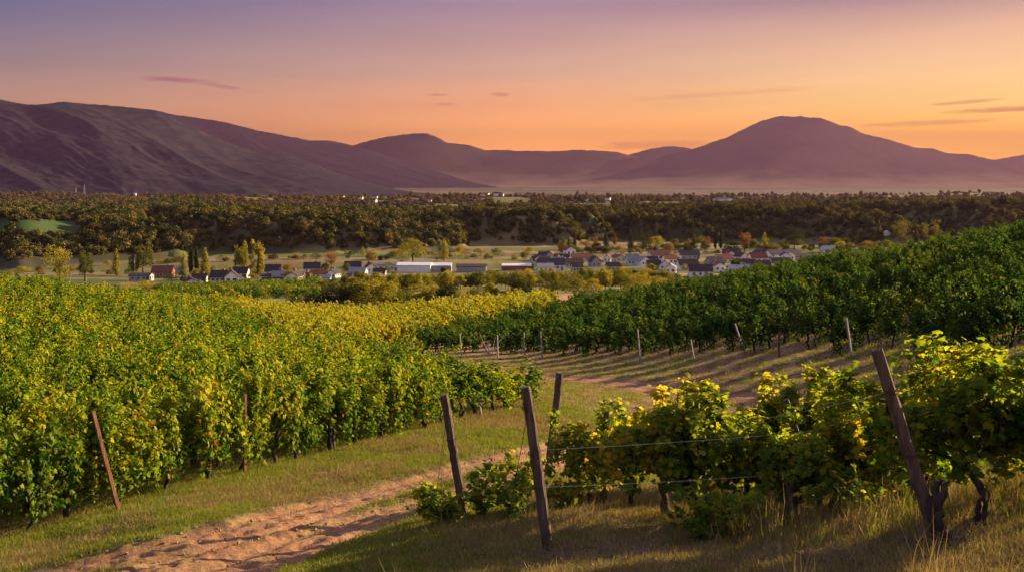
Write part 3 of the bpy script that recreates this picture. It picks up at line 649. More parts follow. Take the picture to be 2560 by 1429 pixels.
mass('vineyard', Gp, math.radians(35), FV['patch'], 'mid-green vineyard plot just before the village houses')
# ------------------------------------------------------------------ haze (even air over the whole scene)
def build_haze():
    m, N, L = mat('thin_evening_haze'); out = N.new('ShaderNodeOutputMaterial'); v = N.new('ShaderNodeVolumePrincipled')
    v.inputs['Color'].default_value = (0.100, 0.057, 0.108, 1); v.inputs['Density'].default_value = HAZE_D; v.inputs['Anisotropy'].default_value = 0.35
    L.new(v.outputs[0], out.inputs['Volume'])
    b = MB(); b.box((0, 0, (-150 + 1150) / 2), (50000, 50000, 1300)); o = b.build('haze', m); tag(o, 'thin evening haze filling the air over the valley', kind='stuff')
HAZE_D = 7.5e-5
build_haze()

# ------------------------------------------------------------------ trees
TREEC = {
 'olive': leaf_mat('crown_olive', [(0, (0.02, 0.035, 0.01)), (0.45, (0.085, 0.10, 0.018)), (0.8, (0.19, 0.17, 0.025)), (1, (0.28, 0.20, 0.03))], 0.35, rnd=0.3),
 'gold': leaf_mat('crown_gold', [(0, (0.05, 0.06, 0.012)), (0.45, (0.20, 0.19, 0.02)), (0.8, (0.38, 0.31, 0.03)), (1, (0.46, 0.32, 0.04))], 0.4, rnd=0.25),
 'dark': leaf_mat('crown_dark', [(0, (0.012, 0.02, 0.01)), (0.6, (0.035, 0.045, 0.016)), (1, (0.10, 0.09, 0.025))], 0.3, rnd=0.3),
 'rust': leaf_mat('crown_rust', [(0, (0.06, 0.035, 0.015)), (0.5, (0.18, 0.09, 0.03)), (1, (0.36, 0.18, 0.05))], 0.4, rnd=0.25),
 'orchard': leaf_mat('crown_haze_pale', [(0, (0.05, 0.045, 0.03)), (0.5, (0.13, 0.10, 0.06)), (1, (0.24, 0.17, 0.10))], 0.15, rnd=0.5),  # paler copy of the forest crowns; distance haze put into the leaf colour
 'forest': leaf_mat('crown_forest', [(0, (0.016, 0.026, 0.010)), (0.4, (0.065, 0.075, 0.022)), (0.7, (0.15, 0.135, 0.035)), (1, (0.26, 0.17, 0.06))], 0.15, rnd=0.5),
}
def crown_arrays(seed, kind, n, leaf):
    """unit crown: total height 1 from the ground, half width 0.5"""
    R = np.random.default_rng(seed); cl = []
    if kind == 'poplar':
        for i in range(34):
            t = (i + R.random()) / 34 * 0.94 + 0.05; rad = 0.5 * (math.sin(min(t, 0.97) ** 0.75 * math.pi) * 0.75 + 0.25) * (1 - 0.55 * t)
            a = R.uniform(0, 6.28); d = rad * R.uniform(0.2, 0.7); cl.append((math.cos(a) * d, math.sin(a) * d, 0.06 + 0.88 * t, 0.22 * (1.1 - 0.6 * t), 0.11))
    elif kind == 'columns':
        for c in range(5):
            cx, cy = R.uniform(-0.36, 0.36), R.uniform(-0.3, 0.3); tp = R.uniform(0.72, 1.0); bt = R.uniform(0.18, 0.4)
            for i in range(8):
                t = bt + (tp - bt) * i / 7; cl.append((cx * (1 + 0.25 * t) + R.normal(0, 0.03), cy + R.normal(0, 0.04), t - 0.04, 0.15 * R.uniform(0.6, 1.15), 0.09))
    elif kind == 'broad':
        for i in range(34):
            u = R.normal(0, 1, 3); u /= np.linalg.norm(u); q = R.uniform(0.35, 1) ** 0.5
            cl.append((u[0] * 0.36 * q, u[1] * 0.36 * q, 0.58 + u[2] * 0.34 * q, R.uniform(0.10, 0.19), R.uniform(0.06, 0.11)))
    else:   # bush: from the ground up
        for i in range(30):
            u = R.normal(0, 1, 3); u /= np.linalg.norm(u); u[2] = abs(u[2]) if R.random() < .75 else u[2] * .3; q = R.uniform(0.4, 1) ** 0.5
            cl.append((u[0] * 0.36 * q, u[1] * 0.36 * q, 0.28 + u[2] * 0.56 * q, R.uniform(0.12, 0.2), R.uniform(0.10, 0.19)))
    C = np.array(cl); w = C[:, 3] ** 2; ci = R.choice(len(C), n, p=w / w.sum())
    u = R.normal(0, 1, (n, 3)); u /= np.linalg.norm(u, axis=1)[:, None]; q = R.uniform(0.25, 1, n) ** 0.4
    P = C[ci, :3] + u * np.c_[C[ci, 3], C[ci, 3], C[ci, 4]] * q[:, None]; P[:, 2] = np.clip(P[:, 2], 0.0, 1.0)
    Nn = u * 1.0 + R.normal(0, 0.35, (n, 3)) + [0, 0, 0.2]; Ax = R.normal(0, 1, (n, 3)) + [0, 0, -0.4]
    t = np.clip(0.5 + R.normal(0, 0.09, n) + 0.13 * R.normal(0, 1, len(C))[ci] + 0.15 * (P[:, 2] - 0.5), 0, 1)
    return P, Nn, Ax, leaf * R.uniform(0.6, 1.3, n), t
def tree_mesh(seed, kind, wd, ht, n, leaf, m):
    P, Nn, Ax, s, t = crown_arrays(seed, kind, n, leaf)
    P = P * [wd, wd, ht]; V, Fc, k = leaf_cloud(P, Nn, Ax, s, LT_MID)
    c = new_mesh('crown', V, Fc, [m], {'tint': ('FLOAT', np.repeat(t, k))})
    R = np.random.default_rng(seed + 5); b = MB(); tr = ht * 0.018 + 0.05
    hh = {'poplar': 0.95, 'columns': 0.6, 'broad': 0.6, 'bush': 0.4}[kind]
    z = np.linspace(-0.02, hh, 8) * ht; b.tube(np.c_[np.cumsum(R.normal(0, 0.006 * ht, 8)), np.cumsum(R.normal(0, 0.006 * ht, 8)), z], np.linspace(tr, tr * 0.3, 8), 6)
    for i in range(7):
        z0 = R.uniform(0.18, hh * 0.8) * ht; a = R.uniform(0, 6.28); l = R.uniform(0.2, 0.38) * wd; up = ht * R.uniform(0.08, 0.28); u = np.linspace(0, 1, 5)
        b.tube(np.c_[np.cos(a) * l * u, np.sin(a) * l * u, z0 + up * u ** 0.8], np.linspace(tr * 0.5, tr * 0.12, 5), 4)
    return c, b.mesh('trunk', [M['bark']], smooth=True)
TCACHE = {}
tcount = [0]
def place_tree(px, top, base, wpx, kind, colr, label, group=None, name='tree', y0=6.0, n=1700, cat='tree'):
    g = G(px, base, y0=y0); Yd = g.y; ht = (base - top) / F * Yd; wd = wpx / F * Yd * (1.3 if kind == 'poplar' else 1.1)
    v = tcount[0] % 3; tcount[0] += 1
    asp = round(math.log(ht / wd) * 2) / 2
    key = (kind, colr, v, asp)
    if key not in TCACHE:
        h0 = 10.0; w0 = h0 / math.exp(asp); TCACHE[key] = tree_mesh(hash((kind, v, asp)) % 1000 if False else 300 + len(TCACHE), kind, w0, h0, n, 0.36 if kind != 'bush' else 0.5, TREEC[colr]) + (w0, h0)
    c, t, w0, h0 = TCACHE[key]
    o = link(name, None, loc=g); o.rotation_euler = (0, 0, (tcount[0] * 2.4) % 6.28); o.scale = (wd / w0, wd / w0, ht / h0)
    tag(o, label, cat, group); link('crown', c, o); link('trunk', t, o); return o
SPEC = [
 (150,610,702,82,'columns','gold','tall ragged many-stemmed tree, yellow patch low down, left end of the valley'),
 (212,622,702,46,'columns','olive','ragged olive tree right of the many-stemmed yellow tree at the left end'),
 (290,622,690,20,'poplar','gold','slim yellow poplar standing alone in the left fields'),
 (334,634,684,30,'columns','dark','short dark tree touching the tall grey-brown pair left of the red building'),
 (358,607,684,50,'columns','olive','tall grey-brown split tree left of the red-roofed building'),
 (458,630,686,22,'poplar','gold','small yellow poplar left of the two dark poplars'),
 (477,617,684,13,'poplar','dark','left of the two slim dark poplars behind the white low house'),
 (491,615,684,13,'poplar','dark','right of the two slim dark poplars behind the white low house'),
 (513,620,694,25,'poplar','gold','bright yellow poplar right of the two dark poplars'),
 (560,655,690,44,'broad','gold','round yellow-green tree between the bright poplar and the tall poplar group'),
 (588,612,676,42,'columns','gold','left tree of the tall yellow poplar group above the white houses'),
 (613,601,676,28,'poplar','gold','highest poplar in the middle of the tall yellow group'),
 (645,599,698,36,'columns','gold','top-heavy yellow poplar at the right of the tall group'),
 (430,680,726,56,'broad','dark','dark round tree in front of the leftmost village houses'),
 (728,655,688,52,'broad','rust','russet tree among the white houses of the village edge'),
 (828,624,676,42,'broad','rust','brownish loose tree behind the gabled houses'),
 (907,616,640,15,'poplar','gold','tiny yellow poplar at the field edge'),
 (972,652,684,44,'broad','olive','dark olive tree at the left end of the white sheds'),
 (1032,590,662,80,'broad','gold','largest round yellow-green tree, standing behind the white sheds'),
 (1004,636,664,40,'broad','olive','low olive tree at the left foot of the largest round tree'),
 (1092,622,656,50,'broad','olive','olive tree right of the largest round tree'),
 (1110,597,652,26,'poplar','gold','yellow poplar rising from the olive trees behind the sheds'),
 (1255,645,672,62,'broad','gold','low yellow-green tree behind the brown shed roofs'),
 (1262,664,680,44,'broad','dark','dark shrubby tree in front of the brown shed'),
 (1408,592,634,16,'poplar','olive','olive poplar, first of three in the middle fields'),
 (1422,590,634,14,'poplar','olive','olive poplar in the middle of three in the middle fields'),
 (1437,580,632,13,'poplar','dark','slimmest and highest of the three poplars in the middle fields'),
 (1490,590,628,26,'poplar','rust','orange poplar left of the dark column tree'),
 (1515,578,622,20,'poplar','dark','dark column tree between the two orange ones'),
 (1537,584,612,16,'poplar','rust','small orange poplar right of the dark column tree'),
 (1577,574,628,20,'poplar','dark','dark column tree at the left of the broad column group'),
 (1608,572,628,48,'columns','dark','broad dark group of fused columns above the village roofs'),
 (1735,582,624,20,'poplar','olive','olive poplar left of the small orange bushes'),
 (1770,590,620,18,'poplar','rust','small orange tree just left of the slim dark pair'),
 (1789,575,622,9,'poplar','dark','thinner tree of the slim dark pair above the village'),
 (1803,569,622,14,'poplar','dark','thicker tree of the slim dark pair above the village'),
 (1862,577,630,36,'broad','rust','orange-brown round-topped tree above the village roofs'),
 (1912,580,622,20,'poplar','gold','pale yellow poplar right of the orange-brown tree'),
 (1986,565,622,56,'broad','dark','large dark round tree at the right end of the village'),
 (2027,608,632,20,'broad','dark','small round dark tree beside the pale building near the hill crest'),
 (2095,612,634,14,'broad','dark','small dark ball-shaped tree right of the pale building near the crest'),
 (2112,584,616,34,'broad','dark','dark tree left of the white-gabled farmhouse'),
 (2150,575,606,14,'poplar','olive','thin hazy poplar behind the white-gabled farmhouse'),
 (2198,550,604,14,'poplar','olive','hazy slim poplar left of the big broad trees in the mist'),
 (2250,549,606,68,'columns','olive','big broad tree in the mist above the hill crest'),
 (2291,560,606,14,'poplar','olive','slim tree squeezed between the two big trees in the mist'),
 (2321,548,606,48,'columns','olive','right one of the two big trees in the mist'),
]
for t in SPEC: place_tree(*t, y0=300)
# the belt of bushes and trees below the golden field
Rb = np.random.default_rng(21)
BELT = [(785,722,764,70,'dark'),(835,704,767,95,'dark'),(880,690,768,90,'olive'),(920,684,769,100,'gold'),(968,692,768,95,'gold'),(1005,716,765,62,'olive'),(1042,700,758,80,'gold'),(1082,706,752,74,'gold'),
 (1060,722,757,58,'olive'),(1118,694,751,70,'dark'),(1160,718,750,70,'gold'),(1195,712,747,66,'olive'),(1228,700,743,44,'gold'),(1258,722,742,34,'gold'),(1300,696,740,80,'dark'),(1284,728,742,22,'gold'),(1345,694,737,84,'dark'),
 (1395,690,734,80,'olive'),(1440,688,732,76,'olive'),(1480,690,730,60,'gold'),(1512,662,728,40,'gold'),(1552,676,726,78,'olive'),(1600,680,723,76,'gold'),(1650,684,720,76,'gold'),(1695,690,718,60,'olive'),
 (735,735,762,50,'dark'),(1110,725,751,44,'gold')]
for i, (px, tp, bs, w_, c) in enumerate(BELT):
    lab = {'dark': 'dark leafy tree in the belt between the golden vineyard and the village', 'olive': 'olive-green rounded tree in the belt between the golden vineyard and the village', 'gold': 'yellow-green bushy tree in the belt between the golden vineyard and the village'}[c]
    if px == 1512: lab = 'tall narrow yellow tree standing out of the belt before the village'
    place_tree(px, tp, bs, w_, 'bush', c, lab, 'trees of the belt before the village', y0=120, n=3000)
g_ = 0
for k in range(44):
    px = 800 + k * 20.5 + Rb.uniform(-8, 8); bs = np.interp(px, [800, 1100, 1700], [733, 722, 708]) + Rb.uniform(-5, 5); tp = np.interp(px, [800, 1000, 1500, 1720], [692, 677, 664, 674]) + Rb.uniform(-4, 6)
    c = Rb.choice(['olive', 'gold', 'dark'], p=[.55, .3, .15])
    place_tree(px, tp, bs, Rb.uniform(42, 62), 'bush', c, 'low leafy tree in the dense rear rank of the belt before the village', 'rear trees of the belt', y0=185, n=3000)
for px, tp, bs, w_, c in [(285,704,728,50,'olive'),(325,698,728,62,'gold'),(368,694,728,66,'gold'),(398,704,728,44,'olive'),(452,706,726,36,'rust'),(250,706,724,36,'olive'),(478,708,722,30,'olive'),(620,692,708,50,'olive'),(655,696,708,30,'dark')]:
    place_tree(px, tp, bs, w_, 'bush', c, 'rounded bush at the near edge of the left village houses', 'bushes by the left village houses', y0=200)
for k in range(150):
    px = Rb.uniform(-40, 2200); lo = 652 if px < 1350 else 636
    b0 = float(np.interp(px, [0, 400, 700, 1100, 2300], [676, 655, 646, 626, 616])); bs = Rb.uniform(b0, max(b0 + 6, lo if px > 350 else 690))
    h_ = Rb.uniform(9, 20); c = Rb.choice(['olive', 'gold', 'dark', 'rust'], p=[.4, .25, .2, .15])
    place_tree(px, bs - h_, bs, h_ * Rb.uniform(1.1, 2.2), 'bush', c, 'small field bush on the flat plain between the village and the wooded bluff', 'bushes on the plain', y0=380, name='bush', cat='bush', n=900)
for k in range(60):
    px = Rb.uniform(1380, 2230); bs = Rb.uniform(614, 637) - (px - 1400) * 0.008; h_ = Rb.uniform(14, 30); c = Rb.choice(['olive', 'gold', 'dark', 'rust'], p=[.45, .2, .2, .15])
    place_tree(px, bs - h_, bs, h_ * Rb.uniform(0.8, 1.7), 'bush', c, 'garden tree behind the roofs of the main village', 'garden trees behind the village', y0=380, name='tree', n=1200)
for k in range(70):
    px = Rb.uniform(440, 2060) if k % 3 else Rb.uniform(440, 960); bs = Rb.uniform(642, 688) if px > 1300 else Rb.uniform(676, 706); h_ = Rb.uniform(12, 24)
    place_tree(px, bs - h_, bs, h_ * Rb.uniform(0.9, 1.5), 'bush', Rb.choice(['olive', 'gold', 'dark'], p=[.45, .3, .25]), 'small garden tree squeezed between the village houses', 'garden trees between the houses', y0=380, n=1200)
# forest on the bluffs and the plateau
def build_forest():
    R = np.random.default_rng(31); n = 135000
    th = R.uniform(-0.60, 0.58, n); r = np.sqrt(R.uniform(480 ** 2, 1650 ** 2, n)); x = np.sin(th) * r; y = np.cos(th) * r; px = px_of(x, y)
    z = height(x, y); py = py_of(y, z)
    k = (z > -43.8 + 0.7 * R.normal(0, 1, n)) & (r > bluff_base(px) - 40) & ~((px < 200) & (py > 552) & (py < 585))
    dens = np.where(r < bluff_base(px) + 260, 1.0, 0.16); dens = np.where(px < 550, np.maximum(dens, 0.85), dens)
    op = fbm(x / 90, y / 160, 71, 3); k &= ~((op > 0.62) & (r > bluff_base(px) + 330) & (px > 500))
    k &= R.random(n) < dens
    P = np.c_[x, y, z - 0.8][k]
    r2 = np.sqrt(R.uniform(1650 ** 2, 2500 ** 2, 9000)); t2 = R.uniform(-0.6, 0.58, 9000); x2 = np.sin(t2) * r2; y2 = np.cos(t2) * r2
    k2 = fbm(x2 / 200, y2 / 90, 73, 3) > 0.5; P2 = np.c_[x2, y2, height(x2, y2) - 0.8][k2]
    P = np.r_[P, P2]; n = len(P); print('FOREST', n)
    pr = []
    pr2 = []
    for s in range(6):
        Pp, Nn, Ax, sz, t = crown_arrays(400 + s, 'bush' if s < 4 else 'broad', 400, 0.85); Pp = Pp * [6.5, 6.5, 5.5 if s < 4 else 7.5]; V, Fc, kk = leaf_cloud(Pp, Nn, Ax, sz, LT_MID)
        pr.append(bpy.data.objects.new('crown_form', new_mesh('crown_form', V, Fc, [TREEC['forest']], {'tint': ('FLOAT', np.repeat(t, kk))})))
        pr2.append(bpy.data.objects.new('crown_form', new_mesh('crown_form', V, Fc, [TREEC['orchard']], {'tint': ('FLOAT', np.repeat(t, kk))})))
    rot = np.zeros((n, 3)); rot[:, 2] = R.uniform(0, 6.28, n); s = (0.42 + 0.85 * R.random(n) ** 1.5) * (1 + 0.25 * (np.hypot(P[:, 0], P[:, 1]) > 1300)); scl = np.c_[s, s, s * R.uniform(0.8, 1.2, n)]
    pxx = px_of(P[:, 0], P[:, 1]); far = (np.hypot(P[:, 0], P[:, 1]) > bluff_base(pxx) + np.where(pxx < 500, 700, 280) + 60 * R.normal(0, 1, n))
    scatter('forest', P[~far], rot[~far], scl[~far], pr, 'dense autumn-brown woods over the bluffs behind the village', 'forest')
    scatter('plateau_trees', P[far], rot[far], scl[far] * 0.85, pr2, 'thin trees, paled to suggest haze, strewn over the plateau above the bluffs', 'trees')
build_forest()

# ------------------------------------------------------------------ houses
def flat_mat(name, a, b, scale=1.2, rough=0.85): return rough_mat(name, [(0.3, a), (0.7, b)], scale, rough, 0.1)
WALL = {'white': flat_mat('white_render', (0.66, 0.65, 0.63), (0.8, 0.79, 0.77)), 'cream': flat_mat('cream_render', (0.5, 0.44, 0.36), (0.62, 0.56, 0.46)), 'brick': flat_mat('red_brick_wall', (0.22, 0.08, 0.05), (0.32, 0.13, 0.08)),
        'grey': flat_mat('grey_wall', (0.25, 0.25, 0.26), (0.36, 0.36, 0.37)), 'blue': flat_mat('pale_blue_wall', (0.42, 0.5, 0.6), (0.55, 0.62, 0.72))}
ROOF = {'dark': rough_mat('dark_roof_tiles', [(0.3, (0.025, 0.022, 0.024)), (0.7, (0.06, 0.05, 0.05))], 3, 0.8, 0.3), 'red': rough_mat('red_roof_tiles', [(0.3, (0.12, 0.04, 0.028)), (0.7, (0.19, 0.07, 0.045))], 3, 0.85, 0.3),
        'brown': rough_mat('brown_roof_tiles', [(0.3, (0.035, 0.026, 0.026)), (0.7, (0.06, 0.045, 0.042))], 3, 0.85, 0.3), 'grey': rough_mat('grey_sheet_roof', [(0.3, (0.16, 0.17, 0.19)), (0.7, (0.24, 0.25, 0.28))], 2, 0.6, 0.1), 'white': rough_mat('white_sheet_roof', [(0.3, (0.6, 0.6, 0.62)), (0.7, (0.75, 0.75, 0.77))], 2, 0.5, 0.05)}
M['glass'] = rough_mat('dark_window_glass', [(0.3, (0.02, 0.025, 0.035)), (0.7, (0.04, 0.05, 0.06))], 3, 0.15, 0.0, spec=0.5)
M['door'] = flat_mat('brown_door', (0.10, 0.05, 0.03), (0.16, 0.09, 0.05)); M['frame'] = flat_mat('white_frame', (0.6, 0.6, 0.6), (0.75, 0.75, 0.75)); M['chim'] = flat_mat('chimney_brick', (0.2, 0.1, 0.07), (0.3, 0.17, 0.12))
def house(px, base, wpx, hpx, wall, roof, label, ridge='x', rot=0.0, depth=None, group=None, roofh=0.36, y0=300, cat='house', nwin=3, name='house', chimney=True, loc=None):
    g = G(px, base, y0=y0) if loc is None else loc
    W = wpx / F * g.y; H = hpx / F * g.y; D = depth or (W * 0.75 if ridge == 'x' else W * 1.3); hr = H * roofh; hw = H - hr
    o = link(name, None, loc=(g.x, g.y + D / 2, g.z)); o.rotation_euler = (0, 0, rot); tag(o, label, cat, group)
    sx, sy = (W, D) if ridge == 'x' else (D, W)       # build with the ridge along x, then turn
    b = MB(); x, y = sx / 2, sy / 2
    v = [(-x,-y,-0.6),(x,-y,-0.6),(x,y,-0.6),(-x,y,-0.6),(-x,-y,hw),(x,-y,hw),(x,y,hw),(-x,y,hw),(-x,0,hw+hr),(x,0,hw+hr)]
    b.add(v, [(0,1,5,4),(2,3,7,6),(0,3,2,1)]); b.add(v, [(0,4,8,7,3),(1,2,6,9,5)])
    q = 0 if ridge == 'x' else math.pi / 2
    def put(mb, nm, m_, par):
        c = mb.build(nm, m_, par)
        if par is o: c.rotation_euler = (0, 0, q)
        return c
    put(b, 'wall', WALL[wall], o)
    r = MB(); ov = 0.3; e = 0.2; dz = hr * ov / y
    for sg in (-1, 1):
        p = [(-x-ov, sg*(y+ov), hw-dz+0.03), (x+ov, sg*(y+ov), hw-dz+0.03), (x+ov, 0, hw+hr+0.03), (-x-ov, 0, hw+hr+0.03)]
        v8 = p + [(a_, b_, c_ + e) for a_, b_, c_ in p]
        f = [(0,1,2,3),(7,6,5,4),(0,4,5,1),(1,5,6,2),(2,6,7,3),(3,7,4,0)]
        r.add(v8, f if sg < 0 else [t_[::-1] for t_ in f])
    ro = put(r, 'roof', ROOF[roof], o)
    if chimney:
        c = MB(); c.box((x * 0.45, y * 0.25, hw + hr * 0.9 + 0.4), (0.6, 0.6, 1.2)); c.build('chimney', M['chim'], ro)
    # windows on the two sides and the gables; front is -y of the building as seen (camera side)
    wh = min(1.3, hw * 0.4)
    def win(cx, cy, cz, wx, wy):
        fr = MB(); fr.box((cx, cy, cz), (wx + (0.24 if wx > wy else 0), wy + (0.24 if wy > wx else 0), wh + 0.24)); fo = put(fr, 'window', M['frame'], o)
        pn = MB(); pn.box((cx, cy, cz), (wx + (0.05 if wx < wy else 0), wy + (0.05 if wy < wx else 0), wh)); pn.build('pane', M['glass'], fo)
    if nwin:
        for i in range(nwin):
            cx = -x + sx * (i + 0.7) / (nwin + 0.6)
            win(cx, -y, hw * 0.55, 1.0, 0.12)
        for sg in (-1, 1):
            win(sg * x, -y * 0.45, hw * 0.55, 0.12, 1.0); win(sg * x, y * 0.45, hw * 0.55, 0.12, 1.0)
        d = MB(); d.box((x * 0.82, -y, 0.75), (1.0, 0.14, 2.1)); put(d, 'door', M['door'], o)
    return o
HS = [
 (496,705,34,19,'white','dark','x',0.1,'long low white house beside the bright yellow poplar'),
 (545,706,40,28,'cream','dark','x',0.0,'dark-roofed barn adjoining the big white gable at the left of the village'),
 (573,708,34,29,'white','dark','y',0.25,'house with a big plain white gable facing the vineyard'),
 (599,696,38,27,'white','dark','x',-0.05,'two-storey white house right behind the big white gable'),
 (679,692,38,29,'white','dark','x',0.15,'tall white house just right of the top-heavy poplar'),
 (692,703,26,22,'blue','grey','x',0.2,'pale blue house with a grey roof below the tall white one'),
 (733,706,34,20,'white','dark','y',-0.2,'white-gabled bungalow at the vineyard edge, dark roof'),
 (663,708,26,16,'white','dark','x',0.3,'little dark-roofed white shed left of the pale blue house'),
 (777,684,40,27,'white','dark','x',0.2,'white house with a steep dark roof behind the red-roofed ones'),
 (757,700,34,17,'white','red','x',-0.1,'low house with a dark red roof beside the white-gabled bungalow'),
 (795,694,40,18,'white','red','x',0.1,'wide red-roofed house in the middle of the left village'),
 (832,694,26,20,'white','dark','y',-0.3,'small white gable right of the wide red-roofed house'),
 (812,699,26,11,'blue','grey','x',0.0,'flat pale blue outbuilding at the vineyard edge'),
 (880,678,40,23,'white','dark','x',0.1,'dark-roofed white house left of the pale peaked gable'),
 (893,690,42,20,'cream','grey','x',-0.15,'grey-roofed cream house in front of the dark-roofed white house'),
 (923,682,26,24,'white','dark','y',0.3,'pale peaked gable house at the right of the left village'),
 (948,686,30,14,'white','brown','x',0.0,'low white house with brown roof left of the olive tree'),
 (402,694,50,28,'brick','red','x',0.1,'large red building with a red roof behind the dark round tree'),
 (348,702,52,18,'grey','dark','x',-0.05,'long dark-roofed shed left of the large red building'),
 (436,686,36,18,'grey','grey','x',0.1,'grey-roofed building right of the large red building'),
 (470,712,34,14,'white','brown','y',0.4,'small white gable half hidden at the crest of the green plot'),
 (968,677,52,20,'blue','grey','x',-0.04,'pale blue shed with grey roof at the left end of the white sheds'),
 (1035,681,84,23,'white','white','x',-0.05,'largest white shed with a pale low roof'),
 (1092,680,70,21,'grey','white','x',-0.04,'long grey shed wing with a white roof'),
 (1178,680,74,18,'grey','brown','x',0.0,'long brown-roofed shed right of the white sheds'),
 (1292,676,72,15,'brick','white','x',-0.03,'low brick shed under a bright white roof'),
 (1378,676,66,28,'blue','dark','x',0.0,'wide dark-roofed house with pale blue front at the left end of the main village'),
 (1352,662,44,20,'cream','brown','x',0.2,'brown-roofed house behind the wide dark-roofed one'),
 (1432,668,50,20,'cream','brown','x',0.1,'long brownish roof left of the grey gable'),
 (1488,667,26,26,'grey','dark','y',0.2,'grey gable house at the left of the main village'),
 (1520,654,18,16,'white','dark','y',-0.2,'tiny bright white gable among dark roofs'),
 (1455,652,50,16,'cream','red','x',0.0,'red roofed farmhouse in the back of the main village'),
 (1547,652,28,14,'cream','red','y',0.3,'small cream gable behind the tree belt'),
 (1582,663,30,26,'blue','grey','x',0.15,'pale blue tall house left of the white twin gables'),
 (1605,664,30,22,'white','grey','y',0.5,'white house with slanting parapets next to the pale blue house'),
 (1630,656,30,14,'white','dark','x',0.0,'low white house behind the slanting parapets'),
 (1636,672,34,20,'cream','dark','x',0.1,'dark-roofed house in front of the low white house'),
 (1668,674,28,22,'white','dark','y',-0.3,'white gabled house at the centre of the main village'),
 (1652,648,52,20,'white','red','x',0.05,'large red-roofed white house in the second line'),
 (1672,656,30,18,'white','dark','y',0.2,'white dormered house right below the large red roof'),
 (1693,650,24,19,'white','dark','y',-0.1,'small white gable right of the large red roof'),
 (1722,676,50,26,'white','dark','x',0.12,'long dark-roofed white house with shaded wall'),
 (1754,693,58,30,'white','brown','x',-0.05,'big brown roof with a bright gable end closest to the hill crest'),
 (1725,648,50,20,'grey','dark','x',0.0,'long dark roof at the back of the village'),
 (1790,668,40,24,'grey','dark','x',0.3,'dark-roofed house left of the flat white shop'),
 (1812,657,40,20,'white','red','x',0.25,'orange-red roofed house with white gable'),
 (1832,642,44,18,'grey','dark','x',-0.2,'dark-roofed house behind the orange-red roof'),
 (1856,652,24,20,'cream','brown','y',0.4,'cream gable with brown roof right of the orange-red roof'),
 (1850,682,50,18,'white','grey','x',-0.02,'flat white building with windows just above the hill crest'),
 (1898,656,42,22,'white','red','x',0.1,'white house with a red stripe of roof'),
 (1915,650,28,24,'white','dark','y',0.2,'white gable facing the hill, second from the long brown roof'),
 (1905,671,48,18,'cream','dark','x',-0.1,'dark roof just behind the crest vines'),
 (1955,668,50,22,'cream','brown','x',0.05,'brown-roofed house with pale end gable at the crest'),
 (1960,645,90,18,'white','brown','x',0.0,'very long brown roof at the right of the village'),
 (2015,650,60,14,'grey','brown','x',0.05,'long low roof fading behind the crest'),
 (2075,632,36,16,'white','grey','x',0.1,'pale flat-topped building between two small dark trees'),
 (2220,588,18,11,'white','white','y',0.0,'small farmhouse with a bright white pointed roof in the mist'),
 (2170,612,22,8,'white','brown','x',0.0,'tiny lit farm building below the white pointed roof'),
 (2050,604,30,6,'cream','brown','x',0.0,'low lit building right of the large dark round tree'),
 (2125,640,50,9,'grey','brown','x',0.0,'low hall just above the hill crest vines'),
 (2080,596,20,6,'cream','brown','x',0.0,'tiny barn on the misty plain'),
 (1508,618,16,5,'white','white','x',0.0,'tiny white hut alone on the striped fields'),
]
for (px, bs, w_, h_, wl, rf, rg, rt, lab) in HS:
    shed = 'shed' in lab or 'hall' in lab or 'hut' in lab
    house(px, bs, w_, h_, wl, rf, lab, rg, rt, depth=None if not shed else w_ / F * 500 * 0.5, roofh=0.5 if not shed else 0.25, chimney=not shed, nwin=0 if h_ < 12 or (shed and w_ > 60) else 3)
Rh = np.random.default_rng(77)
for k in range(24):
    px = Rh.uniform(1340, 2060); bs = Rh.uniform(638, 690) if px < 1900 else Rh.uniform(634, 655); w_ = Rh.uniform(24, 42); ry = Rh.random() < 0.6
    house(px, bs, w_ * (0.7 if ry else 1), Rh.uniform(17, 23), Rh.choice(['white', 'white', 'white', 'grey']), Rh.choice(['dark', 'brown', 'grey', 'dark', 'dark', 'red']), 'gabled house packed among the roofs of the main village', 'y' if ry else 'x', Rh.uniform(-0.4, 0.4), group='packed houses of the main village')
for k in range(26):
    px = Rh.uniform(850, 1790); Yd = Rh.uniform(1250, 2100); X = (px - CX) / F * Yd; loc = Vector((X, Yd, hz(X, Yd) + 3))
    house(px, 0, Rh.uniform(8, 16), Rh.uniform(6, 9), Rh.choice(['white', 'cream', 'cream']), Rh.choice(['red', 'brown']), 'tiny far house among the trees on the plateau', 'x', Rh.uniform(-0.5, 0.5), group='far houses on the plateau', chimney=False, nwin=0, loc=loc)
for px, Yd, w_, h_, lab in [(1788, 1250, 9, 9, 'tiny lit block at the left of the long pale plateau building'), (1812, 1240, 40, 7, 'long pale building lit by the low sun on the plateau'), (1831, 1235, 9, 9, 'tiny lit block at the right of the long pale plateau building'),
                            (102, 2300, 9, 4, 'tiny white building at the left foot of the mountains'), (226, 2300, 9, 5, 'tiny white building between the two masts and the big mountain'), (255, 2300, 12, 4, 'tiny white building right of the masts'), (335, 2300, 8, 7, 'tiny white tower right of the dark grove on the plateau edge')]:
    X = (px - CX) / F * Yd; house(px, 0, w_, h_, 'white', 'white' if Yd > 2000 else 'brown', lab, 'x', 0.0, chimney=False, nwin=0, loc=Vector((X, Yd, hz(X, Yd) + (6 if Yd > 2000 else 4))), cat='building', name='building')
